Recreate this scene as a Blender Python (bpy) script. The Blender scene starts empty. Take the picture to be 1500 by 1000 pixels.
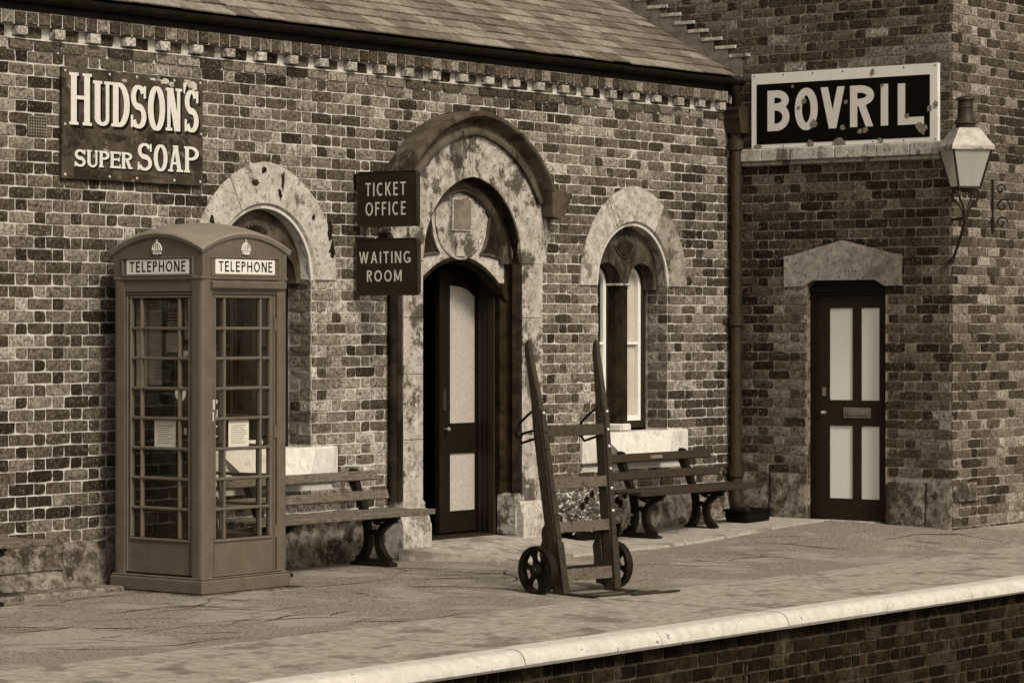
import bpy, math, random
from math import sin, cos, pi, sqrt, radians
from mathutils import Vector, Matrix, noise as mnoise
random.seed(11)
S = bpy.context.scene
COL = S.collection

# ------------------------------------------------------------------ camera, sky, sun, exposure
FPX, CXP, HYP = 4280.0, 750.0, 480.0          # focal length and principal point in 1500 px units
PHI = radians(52.1)
CAM = (-22.648, -15.023, 1.87)
cd = bpy.data.cameras.new('camera'); co = bpy.data.objects.new('camera', cd); COL.objects.link(co)
co.location = CAM; co.rotation_euler = (radians(90), 0, -PHI)
cd.sensor_width = 36; cd.lens = 36*FPX/1500; cd.shift_y = -20/1500
cd.clip_start = .1; cd.clip_end = 2000
S.camera = co

SUN_EL, SUN_AZ = radians(42), radians(199)    # azimuth clockwise from +Y: in front of the facade, a little to its left
world = bpy.data.worlds.new('World'); S.world = world; world.use_nodes = True
wn, wl = world.node_tree.nodes, world.node_tree.links
wn.clear()
wo = wn.new('ShaderNodeOutputWorld'); bg = wn.new('ShaderNodeBackground'); sk = wn.new('ShaderNodeTexSky')
sk.sky_type = 'NISHITA'; sk.sun_disc = False; sk.sun_elevation = SUN_EL; sk.sun_rotation = SUN_AZ
sk.dust_density = 3.0; sk.ozone_density = 1.0
bw = wn.new('ShaderNodeRGBToBW'); tn = wn.new('ShaderNodeMix'); tn.data_type = 'RGBA'; tn.blend_type = 'MULTIPLY'
tn.inputs[0].default_value = 1.0
tn.inputs[7].default_value = (1.0, .915, .785, 1)      # the toned, monochrome overcast sky
wl.new(sk.outputs[0], bw.inputs[0]); wl.new(bw.outputs[0], tn.inputs[6]); wl.new(tn.outputs[2], bg.inputs[0])
bg.inputs[1].default_value = 0.085
wl.new(bg.outputs[0], wo.inputs[0])
sd = bpy.data.lights.new('sun', 'SUN'); so = bpy.data.objects.new('sun', sd); COL.objects.link(so)
sd.energy = 1.5; sd.angle = radians(14); sd.color = (1.0, .915, .785)
sdir = Vector((sin(SUN_AZ)*cos(SUN_EL), cos(SUN_AZ)*cos(SUN_EL), sin(SUN_EL)))
so.rotation_euler = sdir.to_track_quat('Z', 'Y').to_euler()
so.location = (-6, -10, 14)
S.view_settings.view_transform = 'Standard'; S.view_settings.look = 'None'
S.view_settings.exposure = 1.12; S.view_settings.gamma = 1.0; S.view_settings.use_curve_mapping = False

# ------------------------------------------------------------------ helpers
def project(X, Y, Z):
    dx, dy = X-CAM[0], Y-CAM[1]
    r = dx*cos(PHI)-dy*sin(PHI); d = dx*sin(PHI)+dy*cos(PHI)
    return CXP+FPX*r/d, HYP-FPX*(Z-CAM[2])/d, d

def tint(v):
    """A warm monochrome of the given luminance."""
    k = max(0, min(1, (math.log10(max(v, .004))+1.8)/1.7))
    r, g, b = 1.0, .69+.30*k, .37+.58*k
    L = .2126*r+.7152*g+.0722*b
    return (r*v/L, g*v/L, b*v/L)

def smooth(a, b, x):
    t = max(0, min(1, (x-a)/(b-a))); return t*t*(3-2*t)

class MB:
    def __init__(s): s.v = []; s.f = []; s.c = []; s.tone = None
    def add(s, vs, fs, tone=None):
        o = len(s.v); s.v += [tuple(p) for p in vs]; s.f += [tuple(i+o for i in f) for f in fs]
        if tone is not None: s.c += [tone]*len(vs)
        return s
    def box(s, x0, x1, y0, y1, z0, z1, b=0.0, tone=None):
        if x0 > x1: x0, x1 = x1, x0
        if y0 > y1: y0, y1 = y1, y0
        if z0 > z1: z0, z1 = z1, z0
        b = min(b, (x1-x0)*.45, (y1-y0)*.45, (z1-z0)*.45)
        if b <= 0:
            vs = [(x, y, z) for x in (x0, x1) for y in (y0, y1) for z in (z0, z1)]
            fs = [(0,1,3,2),(4,6,7,5),(0,4,5,1),(2,3,7,6),(0,2,6,4),(1,5,7,3)]
            return s.add(vs, fs, tone)
        lo, hi = (x0, y0, z0), (x1, y1, z1)
        vs = []; idx = {}
        for cx in (0, 1):
            for cy in (0, 1):
                for cz in (0, 1):
                    cc = (cx, cy, cz)
                    for ax in range(3):
                        p = []
                        for k in range(3):
                            e = hi[k] if cc[k] else lo[k]
                            if k != ax: e += -b if cc[k] else b
                            p.append(e)
                        idx[cc, ax] = len(vs); vs.append(p)
        fs = []
        for ax in range(3):
            a1, a2 = (ax+1) % 3, (ax+2) % 3
            for q in (0, 1):
                def c(i, j):
                    t = [0, 0, 0]; t[ax] = q; t[a1] = i; t[a2] = j; return idx[tuple(t), ax]
                f = [c(0,0), c(1,0), c(1,1), c(0,1)]
                fs.append(f if q else f[::-1])
        for ax in range(3):
            a1, a2 = (ax+1) % 3, (ax+2) % 3
            for i in (0, 1):
                for j in (0, 1):
                    t0 = [0,0,0]; t0[a1] = i; t0[a2] = j; t1 = list(t0); t1[ax] = 1
                    f = [idx[tuple(t0), a1], idx[tuple(t1), a1], idx[tuple(t1), a2], idx[tuple(t0), a2]]
                    if (i+j) % 2 == 0: f = f[::-1]
                    fs.append(f)
        for cc in [(i,j,k) for i in (0,1) for j in (0,1) for k in (0,1)]:
            f = [idx[cc,0], idx[cc,1], idx[cc,2]]
            if sum(cc) % 2 == 0: f = f[::-1]
            fs.append(f)
        return s.add(vs, fs, tone)
    def tube(s, pts, r, n=8, caps=True, closed=False):
        pts = [Vector(p) for p in pts]; m = len(pts); rings = []
        up = None
        for i, p in enumerate(pts):
            a = pts[(i-1) % m] if (closed or i > 0) else p
            b = pts[(i+1) % m] if (closed or i < m-1) else p
            t = (b-a).normalized()
            if up is None:
                up = Vector((0,0,1)) if abs(t.z) < .9 else Vector((1,0,0))
            u = (up-t*up.dot(t)).normalized(); w = t.cross(u); up = u
            rr = r[i] if isinstance(r, (list, tuple)) else r
            rings.append([p+u*(rr*cos(2*pi*k/n))+w*(rr*sin(2*pi*k/n)) for k in range(n)])
        vs = [q for rg in rings for q in rg]; fs = []
        for i in range(m if closed else m-1):
            j = (i+1) % m
            for k in range(n):
                fs.append((i*n+k, i*n+(k+1) % n, j*n+(k+1) % n, j*n+k))
        if caps and not closed:
            fs.append(tuple(range(n))[::-1]); fs.append(tuple((m-1)*n+k for k in range(n)))
        return s.add(vs, fs)
    def lathe(s, prof, cx, cy, cz, n=20, ax='z', caps=True):
        vs = []
        for (r, h) in prof:
            for k in range(n):
                a = 2*pi*k/n
                if ax == 'z': vs.append((cx+r*cos(a), cy+r*sin(a), cz+h))
                elif ax == 'x': vs.append((cx+h, cy+r*cos(a), cz+r*sin(a)))
                else: vs.append((cx+r*sin(a), cy+h, cz+r*cos(a)))
        fs = []
        for i in range(len(prof)-1):
            for k in range(n):
                fs.append((i*n+k, i*n+(k+1) % n, (i+1)*n+(k+1) % n, (i+1)*n+k))
        if caps:
            fs.append(tuple(range(n))[::-1]); fs.append(tuple((len(prof)-1)*n+k for k in range(n)))
        return s.add(vs, fs)
    def prism(s, poly, fn, d0, d1, tone=None):
        """poly: 2D outline; fn(a, b, d) -> point; extruded from d0 to d1"""
        n = len(poly)
        vs = [fn(a, b, d0) for a, b in poly]+[fn(a, b, d1) for a, b in poly]
        fs = [tuple(range(n))[::-1], tuple(range(n, 2*n))]
        fs += [(i, (i+1) % n, n+(i+1) % n, n+i) for i in range(n)]
        return s.add(vs, fs, tone)
    def band(s, x0, x1, n, zlo, zhi, y0, y1, mid=None):
        """solid between two curves zlo(x), zhi(x); front face at y0, back at y1"""
        vs = []; fs = []
        for i in range(n+1):
            x = x0+(x1-x0)*i/n
            a, b = zlo(x), max(zlo(x), zhi(x))
            vs += [(x, y0, a), (x, y0, b), (x, y1, b), (x, y1, a)]
        for i in range(n):
            p, q = 4*i, 4*i+4
            fs += [(p, q, q+1, p+1), (p+1, q+1, q+2, p+2), (p+3, p+2, q+2, q+3), (p, p+3, q+3, q)]
        fs += [(0, 1, 2, 3), (4*n+3, 4*n+2, 4*n+1, 4*n)]
        return s.add(vs, fs)
    def sweep(s, path, prof, closedprof=True):
        """path: list of (origin, radial axis); prof: list of (radial, y) points"""
        m = len(prof); vs = []; fs = []
        for (o, rad) in path:
            for (r, y) in prof:
                vs.append((o[0]+rad[0]*r, o[1]+y, o[2]+rad[2]*r))
        for i in range(len(path)-1):
            for k in range(m if closedprof else m-1):
                fs.append((i*m+k, i*m+(k+1) % m, (i+1)*m+(k+1) % m, (i+1)*m+k))
        if closedprof:
            fs.append(tuple(range(m))); fs.append(tuple((len(path)-1)*m+k for k in range(m))[::-1])
        return s.add(vs, fs)
    def flip(s, M):
        s.v = [tuple(M @ Vector(p)) for p in s.v]; return s
    def build(s, name, mat, parent=None, sm=False, loc=None, rough=0.0):
        me = bpy.data.meshes.new(name)
        vs = s.v
        me.from_pydata(vs, [], s.f)
        me.validate()
        import bmesh
        if not s.c:
            bm = bmesh.new(); bm.from_mesh(me); bmesh.ops.recalc_face_normals(bm, faces=bm.faces); bm.to_mesh(me); bm.free()
        if s.c and len(s.c) == len(me.vertices):
            at = me.attributes.new('tone', 'FLOAT_COLOR', 'POINT')
            at.data.foreach_set('color', [x for c in s.c for x in (c[0], c[1], c[2], 1.0)])
        if sm:
            me.polygons.foreach_set('use_smooth', [True]*len(me.polygons))
            me.set_sharp_from_angle(angle=radians(38))
        me.materials.append(mat)
        o = bpy.data.objects.new(name, me); COL.objects.link(o)
        if parent: o.parent = parent
        if loc: o.location = loc
        return o

def empty(name, loc=(0,0,0), rz=0):
    o = bpy.data.objects.new(name, None); COL.objects.link(o); o.location = loc; o.rotation_euler = (0, 0, rz)
    o.empty_display_size = .2
    return o
def tag(o, label=None, cat=None, group=None, kind=None):
    if label: o['label'] = label
    if cat: o['category'] = cat
    if group: o['group'] = group
    if kind: o['kind'] = kind
    return o
def clone(o, parent=None):
    c = o.copy(); COL.objects.link(c)
    if parent: c.parent = parent
    for ch in list(o.children): clone(ch, c)
    return c

# ------------------------------------------------------------------ materials
def nmat(name, v0, v1=None, rough=.8, nscale=12., detail=8, lo=.35, hi=.65, bump=0., bscale=120., spec=.3,
         stain=None, attr=False, metal=0., streak=None, fleck=None, stretch=None):
    """mottled surface: mixes tint(v0)..tint(v1) by noise; stain = (value, scale, threshold, strength); fleck the same but small"""
    m = bpy.data.materials.new(name); m.use_nodes = True
    nt = m.node_tree; N = nt.nodes; L = nt.links
    b = N['Principled BSDF']
    b.inputs['Roughness'].default_value = rough; b.inputs['Metallic'].default_value = metal
    b.inputs['Specular IOR Level'].default_value = spec
    g = N.new('ShaderNodeNewGeometry'); pos = g.outputs['Position']
    if stretch:
        mp = N.new('ShaderNodeMapping'); mp.inputs['Scale'].default_value = stretch; L.new(pos, mp.inputs['Vector']); pos2 = mp.outputs[0]
    else: pos2 = pos
    def noise(sc, det=6., ro=.6, src=None):
        n = N.new('ShaderNodeTexNoise'); n.inputs['Scale'].default_value = sc; n.inputs['Detail'].default_value = det
        n.inputs['Roughness'].default_value = ro; L.new(src or pos2, n.inputs['Vector']); return n.outputs['Fac']
    def ramp(fac, a, c):
        r = N.new('ShaderNodeMapRange'); r.inputs[1].default_value = a; r.inputs[2].default_value = c; L.new(fac, r.inputs[0]); return r.outputs[0]
    def mix(fac, a, c, mode='MIX'):
        x = N.new('ShaderNodeMix'); x.data_type = 'RGBA'; x.blend_type = mode
        for sock, val in ((x.inputs[0], fac), (x.inputs[6], a), (x.inputs[7], c)):
            if isinstance(val, (tuple, list)): sock.default_value = (*val[:3], 1)
            elif isinstance(val, (int, float)): sock.default_value = val
            else: L.new(val, sock)
        return x.outputs[2]
    f = ramp(noise(nscale, detail, .65), lo, hi)
    if attr:
        a = N.new('ShaderNodeAttribute'); a.attribute_name = 'tone'
        mul = mix(f, (v0, v0, v0), (v1, v1, v1))
        c = mix(1.0, a.outputs['Color'], mul, 'MULTIPLY')
    else:
        c = mix(f, tint(v0), tint(v1 if v1 is not None else v0))
    for st in (stain, fleck, streak):
        if st:
            val, sc, th, k = st[:4]
            src = pos
            if len(st) > 4:
                mp = N.new('ShaderNodeMapping'); mp.inputs['Scale'].default_value = st[4]; L.new(pos, mp.inputs['Vector']); src = mp.outputs[0]
            q = ramp(noise(sc, 9, .70, src), th, th+.05)
            mm = N.new('ShaderNodeMath'); mm.operation = 'MULTIPLY'; L.new(q, mm.inputs[0]); mm.inputs[1].default_value = k
            c = mix(mm.outputs[0], c, tint(val))
    L.new(c, b.inputs['Base Color'])
    if bump:
        bp = N.new('ShaderNodeBump'); bp.inputs['Strength'].default_value = bump; bp.inputs['Distance'].default_value = .01
        L.new(noise(bscale, 6, .7), bp.inputs['Height']); L.new(bp.outputs[0], b.inputs['Normal'])
    return m

M = {}
M['brick'] = nmat('brick', .45, 1.6, .95, 48, 10, .38, .62, .8, 120, .08, attr=True, stain=(.014, 30, .555, .75), fleck=(.36, 62, .59, .6))
M['brick_face'] = nmat('face_brick', .5, 1.5, .95, 20, 10, .36, .64, .8, 90, .04, attr=True, streak=(.07, 3, .60, .6, (3, 3, .6)))  # dark brick for the platform face
M['mortar'] = nmat('mortar', .34, .54, .95, 40, 8, .3, .7, .5, 200, .1, stain=(.13, 2.2, .54, .6), fleck=(.07, 60, .59, .6), streak=(.14, .8, .56, .45))
M['mortar_dark'] = nmat('dark_mortar', .17, .30, .95, 40, 8, .3, .7, .5, 200, .1, stain=(.06, 2.2, .53, .7), fleck=(.05, 45, .60, .6))  # darker mortar, used on the wing
M['mortar_face'] = nmat('face_mortar', .02, .06, .95, 20, 8, .3, .7, .5, 100, .05)  # dark mortar for the platform face
M['stone'] = nmat('weathered_stone', .20, .40, .9, 12, 10, .35, .65, .7, 70, .08, stain=(.03, 4.2, .515, .85), fleck=(.02, 34, .565, .8), streak=(.02, 2.6, .56, .75, (1.6, 1.6, .5)))
M['stone_pale'] = nmat('pale_stone', .24, .44, .9, 16, 10, .35, .65, .7, 70, .08, stain=(.07, 3.6, .57, .75), fleck=(.02, 38, .575, .8), streak=(.03, 2.4, .585, .75, (1.8, 1.8, .5)))
M['stone_mid'] = nmat('mottled_arch_stone', .12, .30, .9, 14, 10, .35, .65, .4, 120, .12, stain=(.035, 7, .52, .8), fleck=(.02, 50, .575, .75))
M['stone_soot_shade'] = nmat('sooty_shaded_stone', .005, .022, .9, 7, 10, .35, .65, .3, 100, .06, fleck=(.12, 38, .66, .6))  # soot plus the shade of reveals, soffit and hollows, in one colour
M['stone_brown'] = nmat('brown_stone', .022, .085, .85, 4, 10, .35, .65, .25, 60, .1, stain=(.010, 3.5, .53, .8, (1, 1, .35)), fleck=(.20, 30, .66, .5))
M['plinth'] = nmat('rough_plinth', .05, .20, .95, 12, 12, .38, .62, 1.0, 30, .06, stain=(.016, 4, .51, .8), fleck=(.010, 30, .56, .75), streak=(.30, 16, .62, .6))
M['sill'] = nmat('painted_sill', .40, .54, .7, 16, 8, .3, .7, .15, 40, .15, fleck=(.18, 24, .60, .5), streak=(.24, 7, .56, .5, (1.6, 1.6, .35)))
M['white_paint'] = nmat('white_paint', .56, .66, .5, 20, 6, .3, .7, .04, 60, .25)
M['panel_paint'] = nmat('panel_paint', .58, .66, .55, 60, 8, .3, .7, .04, 200, .15, fleck=(.36, 80, .64, .5))
M['door_panel'] = nmat('porch_panel', .27, .37, .55, 30, 8, .3, .7, .04, 200, .15, fleck=(.18, 60, .62, .5))
M['dark_wood'] = nmat('dark_painted_wood', .004, .009, .5, 25, 8, .3, .7, .1, 80, .12, fleck=(.08, 40, .68, .6))
M['brown_wood'] = nmat('brown_painted_wood', .009, .020, .5, 25, 8, .3, .7, .1, 80, .14, fleck=(.10, 40, .67, .6))
M['void'] = nmat('unlit_interior', .004, .007, .95, 5, spec=.02)
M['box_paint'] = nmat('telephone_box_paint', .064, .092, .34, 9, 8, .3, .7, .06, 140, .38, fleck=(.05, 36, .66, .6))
M['box_black'] = nmat('box_black', .006, .012, .5, 20, spec=.1)
M['cream'] = nmat('sign_cream', .52, .58, .5, 14, 6, .3, .7, 0, 100, .2)
M['ink'] = nmat('sign_ink', .004, .007, .6, 14, spec=.05)
M['brass'] = nmat('dull_brass', .10, .2, .35, 60, 6, spec=.6)
M['gilt'] = nmat('crown_gilt', .40, .55, .35, 60, 6, spec=.5)
M['cast_iron'] = nmat('black_cast_iron', .004, .009, .5, 30, 8, .3, .7, .2, 120, .14)
M['pipe'] = nmat('painted_iron_pipe', .014, .028, .5, 8, 8, .3, .7, .1, 80, .16, fleck=(.07, 30, .67, .5))
M['bench_wood'] = nmat('bench_wood', .045, .14, .75, 8, 10, .35, .65, .4, 60, .12, stretch=(2.2, 14, 14), fleck=(.012, 30, .57, .7))
M['bench_dark'] = nmat('bench_dark_wood', .014, .032, .55, 8, 10, .3, .7, .25, 60, .16, stretch=(2.2, 14, 14), fleck=(.12, 50, .68, .5))
M['truck_wood'] = nmat('truck_wood', .018, .045, .6, 10, 10, .35, .65, .3, 60, .14, stretch=(10, 10, 1.6), fleck=(.006, 24, .57, .8))
M['truck_bar'] = nmat('truck_bar_wood', .045, .11, .75, 10, 10, .35, .65, .3, 60, .12, stretch=(1.6, 10, 14), fleck=(.012, 24, .56, .8))
M['iron'] = nmat('worn_iron', .010, .028, .5, 25, 8, .3, .7, .25, 90, .25, fleck=(.12, 50, .66, .5))
M['bolt'] = nmat('bright_bolt', .35, .5, .35, 40, spec=.5)
M['slate'] = nmat('roof_slate', .55, 1.35, .7, 12, 9, .35, .65, .3, 60, .2, attr=True, stretch=(3, 1, 1))
M['lead'] = nmat('lead_flashing', .075, .15, .65, 9, 8, .35, .65, .2, 30, .2)
M['gutter'] = nmat('black_gutter', .004, .010, .6, 12, spec=.08)
M['enamel_rust'] = nmat('rusted_enamel', .022, .065, .6, 7, 10, .35, .65, .15, 60, .15, stain=(.008, 4, .52, .8), fleck=(.26, 6, .615, .7))
M['enamel_black'] = nmat('black_enamel', .002, .003, .4, 10, spec=.08)
M['enamel_white'] = nmat('white_enamel', .54, .62, .4, 9, 8, .3, .7, .02, 40, .2, fleck=(.12, 30, .66, .7))
M['lintel_stone'] = nmat('pitted_lintel_stone', .15, .30, .9, 14, 10, .35, .65, .6, 60, .08, fleck=(.02, 36, .56, .8), streak=(.08, 2.0, .56, .6))
M['box_roof'] = nmat('pale_box_paint', .13, .17, .45, 9, 8, .3, .7, .06, 140, .3, fleck=(.09, 36, .66, .5))  # paler box paint, used on the dome
M['rust_dark'] = nmat('dark_rust', .012, .04, .8, 16, 9, .35, .65, .2, 60, .06)
M['letter'] = nmat('enamel_letter', .46, .53, .6, 30, 8, .3, .7, 0, 40, .12, fleck=(.25, 45, .66, .5))
M['rust'] = nmat('rust_chip', .06, .24, .95, 50, 8, .35, .65, .5, 120, .05)
M['sign_brown'] = nmat('hanging_sign_enamel', .012, .020, .5, 7, 8, .3, .7, .05, 60, .14)
M['asphalt'] = nmat('platform_asphalt', .075, .24, .95, 60, 14, .40, .60, .15, 90, .06, stain=(.27, 1.1, .52, .5), fleck=(.03, 26, .60, .7), streak=(.33, 34, .62, .6))
M['tar'] = nmat('tar_filled_crack', .015, .05, .95, 30, spec=.05)
M['slab'] = nmat('paving_slab', .20, .33, .9, 14, 10, .35, .65, .3, 80, .1, stain=(.11, 2.4, .54, .7))
M['coping'] = nmat('coping_stone', .17, .31, .9, 12, 10, .35, .65, .4, 70, .1, stain=(.09, 2.2, .53, .7), fleck=(.05, 16, .60, .6))
M['edge_paint'] = nmat('white_edge_paint', .36, .47, .7, 12, 8, .35, .65, .25, 50, .12, stain=(.30, 5, .57, .35), fleck=(.02, 12, .625, .9))
M['ballast'] = nmat('track_ballast', .04, .12, .95, 14, 8, .35, .65, 1., 18, .1)
M['leaf'] = nmat('pale_leaf', .16, .52, .6, 30, 4, .3, .7, spec=.2)
M['petal'] = nmat('dark_petal', .004, .010, .8, 30, 4, spec=.05)
M['tub'] = nmat('black_tub', .002, .004, .6, 12, spec=.08)
M['paper'] = nmat('notice_paper', .55, .62, .8, 40, 4)
M['poster'] = nmat('poster_paper', .12, .2, .8, 9, 6, .35, .6)
M['poster_dark'] = nmat('dark_poster', .015, .03, .7, 9, 6, spec=.1)
M['print'] = nmat('grey_print', .20, .24, .8, 30)
M['blind'] = nmat('window_blind', .42, .50, .9, 3, 4)
M['stem'] = nmat('lantern_iron', .012, .026, .5, 18, 8, spec=.2)
M['lantern_roof'] = nmat('lantern_metal', .20, .40, .5, 10, 8, .3, .7, .1, 40, .3, stain=(.04, 7, .54, .7))

def glass(name, tintv=.9, ior=.045, rough=.02, frost=0.0):
    m = bpy.data.materials.new(name); m.use_nodes = True; nt = m.node_tree; N = nt.nodes; L = nt.links
    N.clear(); out = N.new('ShaderNodeOutputMaterial'); tr = N.new('ShaderNodeBsdfTransparent'); gl = N.new('ShaderNodeBsdfGlossy')
    tr.inputs[0].default_value = (*tint(tintv), 1); gl.inputs[1].default_value = rough; gl.inputs[0].default_value = (.9, .9, .9, 1)
    lw = N.new('ShaderNodeLayerWeight'); lw.inputs[0].default_value = .5
    pw = N.new('ShaderNodeMath'); pw.operation = 'POWER'; L.new(lw.outputs['Facing'], pw.inputs[0]); pw.inputs[1].default_value = 4.5
    fr = N.new('ShaderNodeMath'); fr.operation = 'MULTIPLY_ADD'; L.new(pw.outputs[0], fr.inputs[0]); fr.inputs[1].default_value = .85; fr.inputs[2].default_value = ior
    mx = N.new('ShaderNodeMixShader'); L.new(fr.outputs[0], mx.inputs[0]); L.new(tr.outputs[0], mx.inputs[1]); L.new(gl.outputs[0], mx.inputs[2])
    last = mx.outputs[0]
    if frost:
        df = N.new('ShaderNodeBsdfDiffuse'); df.inputs[0].default_value = (*tint(.62), 1)
        tl = N.new('ShaderNodeBsdfTranslucent'); tl.inputs[0].default_value = (*tint(.62), 1)
        ad = N.new('ShaderNodeMixShader'); ad.inputs[0].default_value = .4; L.new(df.outputs[0], ad.inputs[1]); L.new(tl.outputs[0], ad.inputs[2])
        m2 = N.new('ShaderNodeMixShader'); m2.inputs[0].default_value = frost
        L.new(last, m2.inputs[1]); L.new(ad.outputs[0], m2.inputs[2]); last = m2.outputs[0]
    L.new(last, out.inputs[0]); return m
M['glass'] = glass('clear_glass', .92)
M['lantern_glass'] = glass('dusty_lantern_glass', .85, frost=.62)

# ------------------------------------------------------------------ lettering (drawn as strokes)
def ribbon(pts, t, h, closed=False, spine=False):
    out = []; n = len(pts); L = []; R = []
    for i, (x, y) in enumerate(pts):
        a = pts[(i-1) % n] if (closed or i) else pts[i]
        b = pts[(i+1) % n] if (closed or i < n-1) else pts[i]
        tx, ty = b[0]-a[0], b[1]-a[1]; d = sqrt(tx*tx+ty*ty) or 1; tx /= d; ty /= d
        w = h+(t-h)*abs(ty)**1.3
        if spine: w = max(w, h+(t*1.0-h)*math.exp(-((i/(n-1)-.5)/.17)**2))
        L.append((x-ty*w/2, y+tx*w/2)); R.append((x+ty*w/2, y-tx*w/2))
    for i in range(n if closed else n-1):
        j = (i+1) % n
        out.append([L[i], R[i], R[j], L[j]])
    return out
def arc(cx, cy, rx, ry, a0, a1, n=18):
    return [(cx+rx*cos(radians(a0+(a1-a0)*i/n)), cy+ry*sin(radians(a0+(a1-a0)*i/n))) for i in range(n+1)]
def rect(x0, x1, y0, y1): return [[(x0, y0), (x1, y0), (x1, y1), (x0, y1)]]
def diag(x0, y0, x1, y1, w):
    hw = w/2*sqrt((x1-x0)**2+(y1-y0)**2)/abs(y1-y0)
    return [[(x0-hw, y0), (x0+hw, y0), (x1+hw, y1), (x1-hw, y1)]]

def glyph(ch, W, H, t, h, sf=0.0):
    """list of strokes; each stroke is a list of quads"""
    o = sf*.55 if sf else 0.0             # serif overhang
    st = []
    def stem(x, y0=0, y1=H, w=t): st.append(rect(x-w/2, x+w/2, y0, y1))
    def ser(x, w=t, bot=True, top=True):
        if not sf: return
        s_ = h*.8
        if bot: st.append(rect(x-w/2-o, x+w/2+o, 0, s_))
        if top: st.append(rect(x-w/2-o, x+w/2+o, H-s_, H))
    xl, xr = o+t/2, W-o-t/2
    if ch == 'H': stem(xl); stem(xr); st.append(rect(xl, xr, H*.53-h/2, H*.53+h/2)); ser(xl); ser(xr)
    elif ch == 'I': stem(W/2); ser(W/2)
    elif ch == 'L':
        stem(xl); st.append(rect(xl, W, 0, h)); ser(xl)
        if sf: st.append(rect(W-h*.8, W, 0, H*.25))
    elif ch in 'EF':
        stem(xl); st.append(rect(xl, W, H-h, H)); st.append(rect(xl, W*.9, H*.53-h/2, H*.53+h/2))
        if ch == 'E': st.append(rect(xl, W, 0, h))
        ser(xl, bot=True, top=True)
        if sf:
            st.append(rect(W-h*.8, W, H*.76, H)); st.append(rect(W*.9-h*.8, W*.9, H*.4, H*.66))
            if ch == 'E': st.append(rect(W-h*.8, W, 0, H*.24))
    elif ch == 'T': stem(W/2); st.append(rect(0, W, H-h, H))
    elif ch == 'U':
        w2 = t*.62 if sf else t
        x2 = W-o-w2/2; r = (x2-xl)/2
        ry = min(r*1.05, H*.4)
        st.append(rect(xl-t/2, xl+t/2, ry, H)); st.append(rect(x2-w2/2, x2+w2/2, ry, H))
        cx = (xl+x2)/2; n = 20; q = []
        for i in range(n):
            a0, a1 = pi+pi*i/n, pi+pi*(i+1)/n
            def P(a):
                k = (1+cos(a))/2; w = t*(1-k)+w2*k
                ro, ri = r+w/2, r-w/2
                return (cx+ro*cos(a), ry+ry*sin(a)), (cx+ri*cos(a), ry+(ry-h)*sin(a))
            A, B = P(a0); C, D = P(a1); q.append([A, B, D, C])
        st.append(q); ser(xl, bot=False); ser(x2, w2, bot=False)
    elif ch == 'D':
        stem(xl); ser(xl)
        pts = [(xl, H-h/2)]+[(xl+(W-t/2-xl)*.25, H-h/2)]
        pts += arc(xl+(W-t/2-xl)*.25, H/2, (W-t/2-xl)*.75, H/2-h/2, 90, -90, 24)[1:-1]
        pts += [(xl+(W-t/2-xl)*.25, h/2), (xl, h/2)]
        st.append(ribbon(pts, t, h))
    elif ch in 'PR' or ch == 'B':
        stem(xl); ser(xl)
        yb = H*.47 if ch == 'P' else H*.50
        k = xl+(W-t/2-xl)*.35; wr = W-t/2-k
        if ch == 'B': wr *= .93
        st.append(ribbon([(xl, H-h/2), (k, H-h/2)]+arc(k, (H+yb)/2-.0, wr, (H-yb)/2-h/2+ (h/2 if ch != 'P' else 0)*0, 90, -90, 18)[1:-1]+[(k, yb+h/2), (xl, yb+h/2)], t, h))
        if ch == 'R': st.append(diag(W-t*.62, 0, xl+(W-xl)*.34, yb+h*.6, t*.95)); 
        if ch == 'R' and sf: st.append(rect(W-t*1.25, W+o*.6, 0, h*.8))
        if ch == 'B':
            k2 = k; wr2 = W-t/2-k
            st.append(ribbon([(xl, yb+h/2), (k2, yb+h/2)]+arc(k2, (yb+h)/2, wr2, yb/2, 90, -90, 18)[1:-1]+[(k2, h/2), (xl, h/2)], t, h))
    elif ch == 'O': st.append(ribbon(arc(W/2, H/2, W/2-t/2, H/2-h/2, 0, 360, 44)[:-1], t, h, closed=True))
    elif ch in 'CG':
        st.append(ribbon(arc(W*.54, H/2, W*.54-t/2, H/2-h/2, 48, 312, 30), t, h))
        if ch == 'G':
            st.append(rect(W-t, W, H*.07, H*.45)); st.append(rect(W*.55, W, H*.45-h, H*.45))
    elif ch == 'S':
        ry = (H-h)/4; rx = W/2-t/2*.85
        pts = arc(W/2, H-h/2-ry, rx*.93, ry, 22, 270, 24)+arc(W/2, h/2+ry, rx, ry, 90, -158, 24)[1:]
        st.append(ribbon(pts, t*.88, h, spine=True))
        if sf:
            st.append(rect(W-h*1.05, W-h*.15, H*.70, H*.985)); st.append(rect(h*.05, h*.95, H*.015, H*.30))
    elif ch == 'N':
        w2 = t*.6 if sf else t
        st.append(rect(o, o+w2, 0, H)); st.append(rect(W-o-w2, W-o, 0, H)); st.append(diag(W-o-t*.55, 0, o+t*.55, H, t*1.02))
        ser(o+w2/2, w2); 
        if sf: st.append(rect(W-2*o-w2, W, H-h*.8, H))
    elif ch == 'A':
        w2 = t*.62 if sf else t
        st.append(diag(o+w2*.6, 0, W/2-t*.1, H, w2)); st.append(diag(W-o-t*.6, 0, W/2+t*.05, H, t)); st.append(rect(W*.25, W*.72, H*.27, H*.27+h))
        if sf:
            st.append(rect(0, w2+2*o+h*.3, 0, h*.8)); st.append(rect(W-t-2*o-h*.3, W, 0, h*.8)); st.append(rect(W/2-t*.75, W/2+t*.7, H-h*.75, H))
    elif ch == 'V': st.append(diag(W/2, 0, t*.55, H, t)); st.append(diag(W/2, 0, W-t*.55, H, t))
    elif ch == 'W':
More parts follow.
